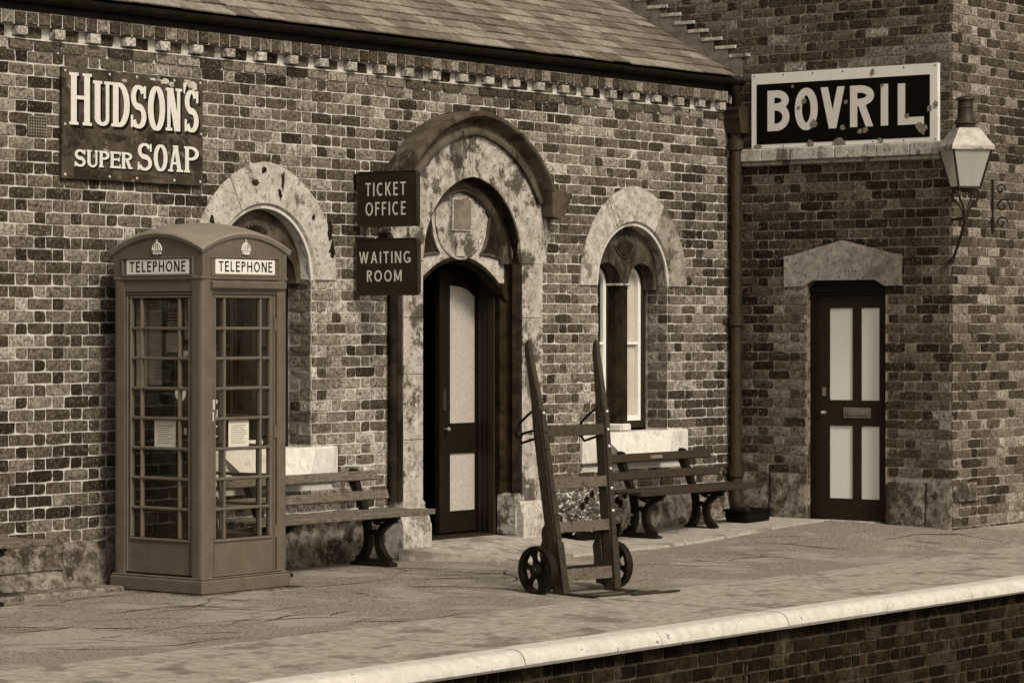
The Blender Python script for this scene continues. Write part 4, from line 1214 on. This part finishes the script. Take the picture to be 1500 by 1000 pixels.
f = side_fn4(1)
mb = MB(); sbox(mb, f, .196, .238, HB-.062, HB-.058, 1.08, 1.145); bp = mb.build('button_plate', M['ink'], box)
mb = MB(); put_glyph(mb, 'B', .203, .231, 1.09, 1.135, .008, .007, lambda a, b, d: f(a, HB-.058+d, b), .001); mb.build('letter', M['cream'], bp)
line_text(box, 'cream', 'PLEASE', .005, .115, 1.965, 1.995, .006, lambda a, b, d: (a, .3215-d, b), .001, dict(ADV, S=.6), .25)

# ------------------------------------------------------------------ benches
def ribbon_poly(pts, ws):
    L, R = [], []
    for i, (x, y) in enumerate(pts):
        a = pts[max(0, i-1)]; b = pts[min(len(pts)-1, i+1)]
        tx, ty = b[0]-a[0], b[1]-a[1]; d = sqrt(tx*tx+ty*ty) or 1
        L.append((x-ty/d*ws[i]/2, y+tx/d*ws[i]/2)); R.append((x+ty/d*ws[i]/2, y-tx/d*ws[i]/2))
    return L, R
def leg_mesh(w=.055):
    """cast iron bench end: local y = back(+)..front(-), z up"""
    mb = MB()
    def strip(pts, ws, x0=-w/2, x1=w/2):
        L, R = ribbon_poly(pts, ws); n = len(pts)
        vs = [(x0, a, b) for a, b in L]+[(x0, a, b) for a, b in R]+[(x1, a, b) for a, b in L]+[(x1, a, b) for a, b in R]; fs = []
        for i in range(n-1): fs += [(i, i+1, n+i+1, n+i), (2*n+i, 3*n+i, 3*n+i+1, 2*n+i+1), (i, 2*n+i, 2*n+i+1, i+1), (n+i, n+i+1, 3*n+i+1, 3*n+i)]
        fs += [(0, n, 3*n, 2*n), (n-1, 3*n-1, 4*n-1, 2*n-1)]
        mb.add(vs, fs)
    mb.box(-.05, .05, -.20, .20, 0, .028, .004); mb.prism([(-.20, .026), (-.13, .055), (.13, .055), (.20, .026)], lambda a, b, d: (d, a, b), -.032, .032)
    # rear leg sweeping up into the back
    strip([(.155, .035), (.10, .07), (.065, .13), (.055, .20), (.06, .28), (.075, .36), (.10, .43), (.14, .52), (.18, .60), (.205, .66), (.205, .72), (.20, .74)],
          [.06, .065, .06, .052, .05, .052, .055, .055, .06, .075, .06, .04])
    # front leg, curling to the seat bearer
    strip([(-.155, .035), (-.105, .07), (-.065, .13), (-.05, .20), (-.06, .255), (-.10, .30), (-.16, .345), (-.225, .365)], [.06, .065, .06, .05, .048, .05, .055, .05], -w/2+.002, w/2-.002)
    strip([(.06, .20), (.04, .245), (.005, .262), (-.03, .245), (-.05, .20)], [.03, .032, .034, .032, .03], -w/2+.004, w/2-.004)
    strip([(.085, .375), (-.02, .37), (-.13, .372), (-.25, .385)], [.035, .06, .06, .035], -w/2+.003, w/2-.003)
    strip([(.0, .37), (-.02, .335), (-.06, .325)], [.03, .02, .02], -w/2+.005, w/2-.005)
    return mb
def make_bench(x0, length, legs, mats, plaque=False):
    t = empty('platform_bench')
    for lx in legs:
        mb = leg_mesh(); mb.v = [(a+lx, b, c) for a, b, c in mb.v]; mb.build('bench_leg', M['cast_iron'], t, sm=False)
    def slat(y, z, dy, dz, tilt, a, b, m='bench', name='seat_slat'):
        s_ = MB(); s_.box(a, b, -dy/2, dy/2, -dz/2, dz/2, .006); c, q = cos(tilt), sin(tilt)
        s_.v = [(p[0], y+p[1]*c-p[2]*q, z+p[1]*q+p[2]*c) for p in s_.v]; return s_.build(name, M[mats], t)
    slat(-.265, .408, .05, .044, .0, x0, x0+length)
    slat(-.195, .412, .075, .03, -.02, x0+.02, x0+length-.02); slat(-.105, .411, .075, .03, -.02, x0+.02, x0+length-.02)
    slat(-.015, .410, .075, .03, .02, x0+.02, x0+length-.02); slat(.065, .414, .06, .03, .04, x0+.02, x0+length-.02)
    slat(.115, .535, .026, .075, -.30, x0+.06, x0+length-.10, name='back_slat')
    top_ = slat(.165, .685, .026, .075, -.30, x0+.06, x0+length-.17, name='back_slat')
    if plaque:
        s_ = MB(); s_.box(x0+.74, x0+.92, .142, .146, .672, .70); s_.v = [(p[0], p[1]-.000+(p[2]-.685)*.3, p[2]) for p in s_.v]; s_.build('plaque', M['lead'], t)
    return t
BG = 'slatted benches along the platform wall'
b1 = make_bench(-1.62, 2.02, (-1.19, -.0), 'bench_wood')
b1.location = (-5.545, -.36, .040); tag(b1, 'worn pale slatted bench with black iron legs, half hidden behind the telephone box', 'bench', BG)
b2 = make_bench(-1.32, 1.86, (-.93, -.0), 'bench_dark', True)
b2.location = (-1.27, -.50, .062); tag(b2, 'dark painted slatted bench with small plaque, below the right arched window', 'bench', BG)
b3 = clone(b1); b3.location = (-9.60, -.40, .04); tag(b3, 'bench end just poking in at the left edge by the wall foot', 'bench', BG)

# ------------------------------------------------------------------ sack truck
truck = tag(empty('sack_truck', (-6.035, -2.80, 0), radians(-9)), 'tall old wooden sack truck with iron wheels standing on the platform', 'hand truck')
LEAN = radians(7.6)
def tk(a, d, h):        # a: across, d: forward of rail (towards toe), h: along the rail
    y = -d*cos(LEAN)+h*sin(LEAN); z = h*cos(LEAN)+d*sin(LEAN)
    return (a, y, z+.012)
def across(s_, h): return s_*(.255+.085*max(0, h)/1.83)
for s_ in (-1, 1):
    mb = MB()
    secs = [(0.0, .050, .105), (.30, .050, .105), (.80, .050, .105), (1.18, .050, .100), (1.25, .046, .095), (1.36, .044, .085), (1.54, .042, .066), (1.70, .040, .058), (1.77, .034, .046), (1.79, .02, .03)]
    vs = []
    for (h, w, d) in secs:
        c = across(s_, h); off_ = -.035*smooth(1.3, 1.75, h)
        for (i, j) in ((-1, -1), (1, -1), (1, 1), (-1, 1)):
            for q in ((1, .72), (.72, 1)) if (i*j > 0) else ((.72, 1), (1, .72)):
                vs.append(tk(c+i*w/2*q[0], off_-d/2+j*d/2*q[1], h))
    m_ = 8; fs = []
    for i in range(len(secs)-1):
        for k in range(m_): fs.append((i*m_+k, i*m_+(k+1) % m_, (i+1)*m_+(k+1) % m_, (i+1)*m_+k))
    fs += [tuple(range(m_)), tuple((len(secs)-1)*m_+k for k in range(m_))]
    mb.add(vs, fs); rail = mb.build('side_rail', M['truck_wood'], truck, sm=False)
    # iron strap on the face with bolts
    mb = MB()
    vs = []
    for h in (0.0, .45, 1.30):
        c = across(s_, h)
        for (i, d) in ((-.022, .001), (.022, .001), (.022, .008), (-.022, .008)): vs.append(tk(c+i, d, h))
    mb.add(vs, [(0, 1, 2, 3), (8, 9, 10, 11)]+[(4*r+k, 4*r+(k+1) % 4, 4*r+4+(k+1) % 4, 4*r+4+k) for r in range(2) for k in range(4)])
    st_ = mb.build('strap', M['iron'], rail)
    for h in (.06, .16, .27, .40, .56, .72, .86, 1.02, 1.14, 1.27):
        mb = MB(); c = across(s_, h); mb.tube([tk(c, .008, h), tk(c, .014, h), tk(c, .018, h)], [.011, .011, .006], 8); mb.build('bolt', M['bolt'] if h > 1.2 or (s_ > 0 and h > .5) else M['iron'], rail, sm=True)
    # lower iron shoe
    mb = MB(); vs = []
    for h in (-.005, .36):
        c = across(s_, h)
        for (i, d) in ((-.030, .0085), (.030, .0085), (.030, .016), (-.030, .016)): vs.append(tk(c+i, d, h))
    mb.add(vs, [(0, 1, 2, 3), (4, 5, 6, 7)]+[(k, (k+1) % 4, 4+(k+1) % 4, 4+k) for k in range(4)]); mb.build('shoe', M['iron'], rail)
    # axle block behind the rail
    mb = MB(); c = across(s_, .2)
    prof = [(-.105, .04), (-.105, .50), (-.135, .47), (-.150, .44), (-.150, .38), (-.185, .33), (-.185, .06)]
    mb.prism(prof, lambda a, b, d: tk(c+d, a, b), -.028, .028); mb.build('axle_block', M['truck_wood'], truck)
    # resting iron (bent rod) behind the rail
    mb = MB(); c = across(s_, 1.15)-s_*.0
    pts = [tk(c, -.095, 1.30), tk(c, -.16, 1.275), tk(c, -.26, 1.22), tk(c, -.275, 1.18), tk(c, -.27, 1.12), tk(c, -.245, 1.085), tk(c, -.20, 1.09), tk(c, -.13, 1.10), tk(c, -.095, 1.09)]
    mb.tube(pts, .0095, 8); ri = mb.build('rest_iron', M['cast_iron'], truck, sm=True)
    mb = MB(); mb.tube([tk(c, -.27, 1.145), tk(c, -.18, 1.155), tk(c, -.095, 1.16)], .009, 8); mb.lathe([(0, -.028), (.022, -.022), (.032, 0), (.022, .022), (0, .028)], *tk(c, -.272, 1.145), 10, 'x'); mb.build('rest_iron_stay', M['cast_iron'], ri, sm=True)
    # wheel
    wc = Vector(tk(s_*.375, -.145, 0)); wc.z = .172
    wc.y = .155
    wh = empty('wheel', wc); wh.parent = truck
    mb = MB(); mb.lathe([(.142, -.03), (.170, -.03), (.172, 0), (.170, .03), (.142, .03), (.142, -.03)], 0, 0, 0, 36, 'x', caps=False); mb.build('rim', M['cast_iron'], wh, sm=True)
    mb = MB(); mb.lathe([(.0, -.05), (.022, -.05), (.028, -.04), (.045, -.035), (.05, 0), (.045, .035), (.028, .04), (.022, .05), (0, .05)], 0, 0, 0, 18, 'x'); mb.build('hub', M['cast_iron'], wh, sm=True)
    for i in range(6):
        t_ = MB(); a = pi/3*i+.2
        prof = [(.035, .030), (.07, .017), (.10, .017), (.125, .030), (.148, .055)]
        poly = [(r_, w_) for r_, w_ in prof]+[(r_, -w_) for r_, w_ in prof[::-1]]
        t_.prism(poly, lambda p, q, d: (d, p*cos(a)-q*sin(a), p*sin(a)+q*cos(a)), -.011, .011); t_.build('spoke', M['cast_iron'], wh)
mb = MB(); mb.tube([(-.42, .155, .172), (.42, .155, .172)], .016, 10); mb.build('axle', M['cast_iron'], truck, sm=True)
for h, m_, hh in ((.128, 'truck_bar', .085), (.465, 'truck_bar', .075), (.775, 'truck_bar', .075), (1.145, 'truck_wood', .075)):
    mb = MB(); a = across(1, h)-.026
    vs = [tk(s1*a, d, h+q) for s1 in (-1, 1) for d in (-.055, -.012) for q in (-hh/2, hh/2)]
    mb.add(vs, [(0,1,3,2),(4,6,7,5),(0,4,5,1),(2,3,7,6),(0,2,6,4),(1,5,7,3)]); mb.build('cross_bar', M[m_], truck)
for s_ in (-1, 1):
    c = across(s_, 0)
    mb = MB(); mb.box(c-.028, c+.028, -.36, .06, .004, .018, .003); mb.build('foot_iron', M['iron'], truck)
for a in ((-.30, .30, -.385, -.335, .016, .028, .003), (-.25, .25, -.20, -.165, .014, .024, .003)): mb = MB(); mb.box(*a); mb.build('toe_bar', M['iron'], truck)
mb = MB(); mb.box(-.05, .42, -.47, -.43, .018, .030, .003); mb.build('toe_rod', M['iron'], truck)

# ------------------------------------------------------------------ signs
# soap advertisement
soap = tag(empty('enamel_sign', (-7.80, -.02, 2.91)), 'rusty dark enamel soap sign with cream serif letters high on the left wall', 'sign')
mb = MB(); mb.box(-.705, .70, -.022, .004, 0, .782, .003); mb.build('plate', M['enamel_rust'], soap)
fs_ = lambda x, z, d: (x+7.80, -.022-d, z-2.91)
BIG = [('H', -8.444, -8.228, 3.290, 3.655), ('U', -8.215, -8.040, 3.296, 3.612), ('D', -8.037, -7.855, 3.298, 3.612), ('S', -7.845, -7.688, 3.298, 3.607), ('O', -7.672, -7.497, 3.292, 3.610), ('N', -7.492, -7.325, 3.298, 3.608), ("'", -7.315, -7.27, 3.575, 3.655), ('S', -7.298, -7.150, 3.298, 3.606)]
SML = [('S', -8.393, -8.287, 2.999, 3.12), ('U', -8.277, -8.165, 2.999, 3.12), ('P', -8.157, -8.055, 3.003, 3.12), ('E', -8.05, -7.945, 3.003, 3.12), ('R', -7.937, -7.83, 3.003, 3.12),
       ('S', -7.776, -7.632, 2.998, 3.195), ('O', -7.613, -7.472, 3.0, 3.193), ('A', -7.468, -7.312, 3.003, 3.193), ('P', -7.303, -7.148, 3.003, 3.193)]
for lift, dx_, dz_, mt, nm in ((.0008, .021, -.020, 'ink', 'letter_shadow'), (.0035, 0, 0, 'letter', 'letter')):
    for (c, x0, x1, z0, z1) in BIG:
        mb = MB(); put_glyph(mb, c, x0+dx_, x1+dx_, z0+dz_, z1+dz_, .056, .026, fs_, lift, .030); mb.build(nm, M[mt], soap)
    for (c, x0, x1, z0, z1) in SML:
        q = (z1-z0)/.19; mb = MB(); put_glyph(mb, c, x0+dx_*.6, x1+dx_*.6, z0+dz_*.6, z1+dz_*.6, .040*q**.6, .019*q**.5, fs_, lift, .022*q); mb.build(nm, M[mt], soap)
for (x, z) in [(x, z) for x in (-.68, -.25, 0.02, .40, .67) for z in (.03, .755)]+[(-.68, .38), (.68, .38)]:
    mb = MB(); mb.lathe([(.010, 0), (.009, -.004), (0, -.006)], x, -.022, z, 8, 'y'); mb.build('screw', M['bolt'], soap)
def chips(spots, fn, mat, name, parent, seed, lift):
    r_ = random.Random(seed)
    for (u, z, ru, rz) in spots:
        mb = MB(); n = 15; vs = [fn(u, z, lift)]
        for i in range(n):
            q = r_.uniform(.55, 1.2); vs.append(fn(u+ru*q*cos(2*pi*i/n), z+rz*q*sin(2*pi*i/n), lift-.0002))
        mb.add(vs, [(0, 1+i, 1+(i+1) % n) for i in range(n)]); mb.build(name, M[mat], parent)
chips([(-7.50, 3.655, .06, .022), (-7.43, 3.635, .03, .02), (-7.26, 3.66, .05, .02), (-7.205, 3.64, .05, .03), (-7.62, 3.66, .03, .012), (-7.9, 3.63, .03, .014)], fs_, 'stone_pale', 'paint_scuff', soap, 3, .0012)
chips([(-8.42, 3.22, .05, .02), (-8.1, 2.96, .12, .018), (-7.7, 2.95, .15, .02), (-7.3, 2.96, .08, .02), (-7.6, 3.25, .12, .03), (-8.0, 3.22, .15, .03)], fs_, 'rust_dark', 'rust_stain', soap, 5, .0006)
chips([(-5.67, 2.62, .035, .10), (-5.645, 2.47, .04, .07), (-6.21, 2.99, .022, .075), (-6.24, 2.88, .02, .05), (-6.42, 3.06, .03, .035), (-6.52, 2.96, .05, .03), (-6.98, 2.66, .03, .05), (-5.86, 2.72, .02, .03)], lambda u, z, d: (u, -.0222-d, z), 'stone_soot_shade', 'soot_patch', office, 8, .0012)
# long black enamel sign on the wing
bov = tag(empty('enamel_sign', (-.02, -1.204, 3.512)), 'long black enamel sign with white border and bold white capitals above the pale panelled door', 'sign')
mb = MB(); mb.box(-.03, .012, -.978, .978, 0, .688, .003); mb.build('plate', M['enamel_white'], bov)
mb = MB(); mb.box(-.0325, -.030, -.898, .918, .040, .592); mb.build('field', M['enamel_black'], bov)
fb = lambda u, z, d: (-.0325-d, 1.204-u, z-3.512)
for c, u0, u1, z0, z1 in (('B', .404, .643, 3.670, 4.041), ('O', .700, .945, 3.664, 4.049), ('V', .972, 1.232, 3.669, 4.043), ('R', 1.285, 1.535, 3.670, 4.042), ('I', 1.600, 1.684, 3.671, 4.041), ('L', 1.778, 2.044, 3.669, 4.037)):
    mb = MB(); put_glyph(mb, c, u0, u1, z0, z1, .076, .066, fb, .0012); mb.build('letter', M['letter'], bov)
rr = random.Random(77)
for (u, z, r) in ((.90, 3.72, .045), (1.21, 3.67, .03), (1.17, 3.535, .075), (1.385, 3.63, .028), (1.45, 3.64, .03), (.86, 3.54, .04), (1.60, 3.54, .03), (2.02, 3.63, .065), (1.87, 3.745, .028), (2.10, 3.80, .03), (2.16, 3.84, .035), (.80, 3.93, .03), (.74, 3.87, .018), (1.24, 3.90, .022), (.68, 4.07, .018), (1.52, 4.15, .028), (1.62, 4.03, .02), (.30, 3.53, .04)):
    mb = MB(); n = 11; vs = [fb(u, z, .004)]
    for i in range(n):
        q = r*rr.uniform(.6, 1.15); vs.append(fb(u+q*cos(2*pi*i/n), max(3.515, z+q*sin(2*pi*i/n)), .0036))
    mb.add(vs, [(0, 1+i, 1+(i+1) % n) for i in range(n)]); mb.build('rust_chip', M['rust'], bov)
for i in range(7):
    for z in (.02, .668): mb = MB(); mb.lathe([(.007, 0), (.006, -.004), (0, -.005)], -.030, -.95+i*.316, z, 8, 'x'); mb.build('screw', M['iron'], bov)
# hanging signs at right angles to the wall
def hang(name, label, z0, z1, y0, y1, lines):
    t = tag(empty(name, (-5.37, (y0+y1)/2, z0)), label, 'sign', 'hanging signs by the porch')
    hy_, H_ = abs(y1-y0)/2, z1-z0; r = .035
    poly = []
    for (cx_, cz_, a0) in ((hy_-r, H_-r, 0), (-hy_+r, H_-r, 90), (-hy_+r, r, 180), (hy_-r, r, 270)):
        poly += [(cx_+r*cos(radians(a0+15*k)), cz_+r*sin(radians(a0+15*k))) for k in range(7)]
    mb = MB(); mb.prism(poly, lambda a, b, d: (d, a, b), -.012, .022); mb.build('plate', M['sign_brown'], t)
    ins = [(a*.955, H_/2+(b-H_/2)*.945) for a, b in poly]
    mb = MB(); n = len(poly)
    vs = [(-.0125, a, b) for a, b in poly]+[(-.018, a*.985, H_/2+(b-H_/2)*.98) for a, b in poly]+[(-.0125, a, b) for a, b in ins]
    mb.add(vs, [(k*n+i, k*n+(i+1) % n, (k+1)*n+(i+1) % n, (k+1)*n+i) for k in range(2) for i in range(n)]); mb.build('rim', M['sign_brown'], t, sm=True)
    yc = (y0+y1)/2
    for (txt, a0, a1, b0, b1) in lines:
        line_text(t, 'letter', txt, a0, a1, b0, b1, .0138, lambda u_, z, d: (-.012-d, -u_-yc, z-z0), .0012, ADV, .27)
    return t
t1 = hang('hanging_sign', 'upper dark hanging sign reading ticket office beside the porch arch', 2.652, 3.085, -.045, -.66, [('TICKET', .136, .545, 2.893, 2.996), ('OFFICE', .136, .545, 2.741, 2.845)])
t2 = hang('hanging_sign', 'lower dark hanging sign reading waiting room beside the porch arch', 2.120, 2.563, -.032, -.668, [('WAITING', .073, .593, 2.370, 2.461), ('ROOM', .15, .504, 2.228, 2.316)])
mb = MB(); mb.box(-.008, .03, .295, .352, .30, .42, .004); mb.box(-.01, .02, .22, .30, .35, .375); mb.build('wall_bracket', M['cast_iron'], t1)
for y in (-.20, .24):
    mb = MB()
    for i in range(3):
        z = -.012-i*.032; pts = [(.004+(.010*cos(a) if i % 2 else 0), y+(0 if i % 2 else .010*cos(a)), z+.022*sin(a)) for a in [2*pi*k/10 for k in range(10)]]
        mb.tube(pts, .0035, 6, closed=True)
    mb.build('chain', M['cast_iron'], t1, sm=True)

# ------------------------------------------------------------------ wall lantern on the wing corner
lc_ = (-.29, -2.59)
lan = tag(empty('wall_lantern', (lc_[0], lc_[1], 2.85), radians(-40)), 'four-sided glass station lantern on an iron bracket at the right corner of the wing', 'lamp')
zb, zt, wb, wt = .23, .565, .098, .176
mb = MB()
for sx, sy in ((1, 1), (1, -1), (-1, -1), (-1, 1)): mb.tube([(sx*wb, sy*wb, zb), (sx*wt, sy*wt, zt)], .011, 6)
for z, w in ((zb, wb), (zt, wt)):
    for a, b in (((1, 1), (1, -1)), ((1, -1), (-1, -1)), ((-1, -1), (-1, 1)), ((-1, 1), (1, 1))): mb.tube([(a[0]*w, a[1]*w, z), (b[0]*w, b[1]*w, z)], .012, 6)
mb.build('lantern_frame', M['stem'], lan)
for k in range(4):
    a = pi/2*k; c, s_ = cos(a), sin(a); R2 = lambda x, y: (x*c-y*s_, x*s_+y*c)
    mb = MB(); mb.add([(*R2(-wb, -wb), zb), (*R2(wb, -wb), zb), (*R2(wt, -wt), zt), (*R2(-wt, -wt), zt)], [(0, 1, 2, 3)]); mb.build('pane', M['lantern_glass'], lan)
mb = MB(); e = wt+.017
lv = [(e, zt-.012), (e, zt+.022), (wt*.84, zt+.085), (wt*.60, zt+.160), (wt*.50, zt+.178), (wt*.42, zt+.182)]
vs = [(sx*w, sy*w, z) for w, z in lv for sx, sy in ((-1, -1), (1, -1), (1, 1), (-1, 1))]
mb.add(vs, [(4*i+k, 4*i+(k+1) % 4, 4*i+4+(k+1) % 4, 4*i+4+k) for i in range(len(lv)-1) for k in range(4)]+[(20, 21, 22, 23), (0, 3, 2, 1)])
mb.build('lantern_roof', M['lantern_roof'], lan)
mb = MB(); mb.lathe([(.085, .745), (.085, .775), (.102, .785), (.078, .82), (.068, .85), (.066, .985), (.086, .99), (.080, 1.005), (.04, 1.02), (0, 1.025)], 0, 0, 0, 20)
mb.lathe([(.067, .915), (.073, .92), (.067, .925)], 0, 0, 0, 20, caps=False); mb.build('chimney', M['stem'], lan, sm=True)
mb = MB()
for k in range(4):
    a = pi/2*k+pi/4; c, s_ = cos(a), sin(a)
    pts = [(.098, .205), (.122, .20), (.135, .165), (.11, .125), (.065, .085), (.028, .03), (.012, -.04)]
    mb.tube([(r_*c, r_*s_, z) for r_, z in pts], .0105, 6)
mb.tube([(0, 0, -.06), (0, 0, .03)], .018, 8); mb.lathe([(0, .19), (.05, .195), (.10, .22), (.10, .234), (0, .234)], 0, 0, 0, 12); mb.build('cradle', M['stem'], lan, sm=True)
mb = MB(); iv = Matrix.Rotation(radians(40), 3, 'Z')
wp = iv @ Vector((-.01-lc_[0], -2.31-lc_[1], 0))
mb.tube([(wp.x, wp.y, 2.47-2.85), (wp.x*.5, wp.y*.5, -.23), (0, 0, -.04)], .013, 8); mb.tube([(wp.x, wp.y, -.03), (0, 0, -.03)], .013, 8)
mb.lathe([(.03, 0), (.03, .02), (0, .02)], wp.x, wp.y, 2.46-2.85, 10); mb.build('bracket', M['stem'], lan, sm=True)
mb = MB(); mb.lathe([(0, .0), (.03, .0), (.03, .06), (.012, .08), (.012, .2), (0, .2)], 0, 0, zb+.012, 10); mb.build('burner', M['lantern_roof'], lan)
# scrolled iron hanger on the end wall
scr = tag(empty('scroll_bracket', (.70, -2.31, 2.72)), 'black scrolled iron bracket on the end wall at the right edge', 'bracket')
mb = MB(); mb.box(-.012, .012, -.012, .0, 0, .48, .002); mb.build('back_bar', M['cast_iron'], scr)
mb = MB()
for zc, r in ((.09, .06), (.24, .07), (.39, .05)):
    pts = [(.03, -.02-(.5+.5*0)*0-r-r*(1-i/30)*cos(.3*i), zc+r*(1-i/30)*sin(.3*i)) for i in range(26)]; mb.tube(pts, .007, 6)
mb.build('scroll', M['cast_iron'], scr, sm=True)

# ------------------------------------------------------------------ flower trough and tub
fl = tag(empty('flower_trough', (-2.64, -.24, .075)), 'low trough of pale leafy plants and dark flowers between porch and right window', 'planter')
mb = MB(); mb.prism([(-.30, 0), (.30, 0), (.34, .13), (.30, .13), (.28, .10), (-.28, .10), (-.30, .13), (-.34, .13)], lambda a, b, d: (a, d, b), -.13, .13); mb.box(-.31, .31, -.128, .128, .02, .11); mb.build('trough', M['tub'], fl)
rl = random.Random(55); mb = MB()
for i in range(1100):
    a = rl.uniform(0, 2*pi); x = rl.gauss(0, .19); x = max(-.40, min(.40, x)); y = rl.uniform(-.19, .15)
    z = .08+max(0, rl.random())*.35*max(.25, 1-(x/.5)**2)
    L_ = rl.uniform(.030, .065); w = L_*rl.uniform(.25, .42); tl = rl.uniform(-.9, .7)
    d = Vector((cos(a)*cos(tl), sin(a)*cos(tl), sin(tl))); s_ = d.cross(Vector((0, 0, 1))).normalized()*w; up = s_.cross(d).normalized()*w*.5
    p = Vector((x, y, z))
    mb.add([p, p+d*L_*.5+s_+up, p+d*L_, p+d*L_*.5-s_+up, p+d*L_*.5], [(0, 1, 4), (1, 2, 4), (2, 3, 4), (3, 0, 4)])
tag(mb.build('foliage', M['leaf'], fl), kind='stuff')
for (x, y, z) in ((-.33, -.20, .30), (-.22, -.22, .40), (-.27, -.2, .35), (.02, -.22, .42), (.06, -.2, .38), (.14, -.22, .33), (.20, -.21, .30), (-.02, -.2, .40), (.28, -.2, .37)):
    mb = MB()
    for k in range(5):
        a = 2*pi*k/5+.3; c = Vector((x+.018*cos(a), y-.01, z+.018*sin(a)))
        vs = [c]+[c+Vector((.020*cos(b), -.006 if q % 2 else .004, .020*sin(b))) for q, b in enumerate([2*pi*j/8 for j in range(8)])]
        mb.add(vs, [(0, 1+j, 1+(j+1) % 8) for j in range(8)])
    mb.build('flower', M['petal'], fl)
tub = tag(empty('black_tub', (-.62, -.56, .075)), 'squat black trough-shaped tub standing in the corner by the drainpipe foot', 'tub')
vs = []
for (a, b, z) in ((.14, .09, 0), (.18, .12, .025), (.20, .135, .15), (.215, .15, .155), (.215, .15, .17), (.195, .13, .17), (.185, .12, .12)):
    vs += [(x*a, y*b, z) for x, y in ((-1, -.8), (-.85, -1), (.85, -1), (1, -.8), (1, .8), (.85, 1), (-.85, 1), (-1, .8))]
mb = MB(); mb.add(vs, [tuple(range(8))[::-1], tuple(range(48, 56))]+[(8*i+k, 8*i+(k+1) % 8, 8*i+8+(k+1) % 8, 8*i+8+k) for i in range(6) for k in range(8)]); mb.build('tub_body', M['tub'], tub)
mb = MB(); mb.box(-.19, .19, -.12, .12, .10, .125); mb.build('soil', M['tub'], tub)
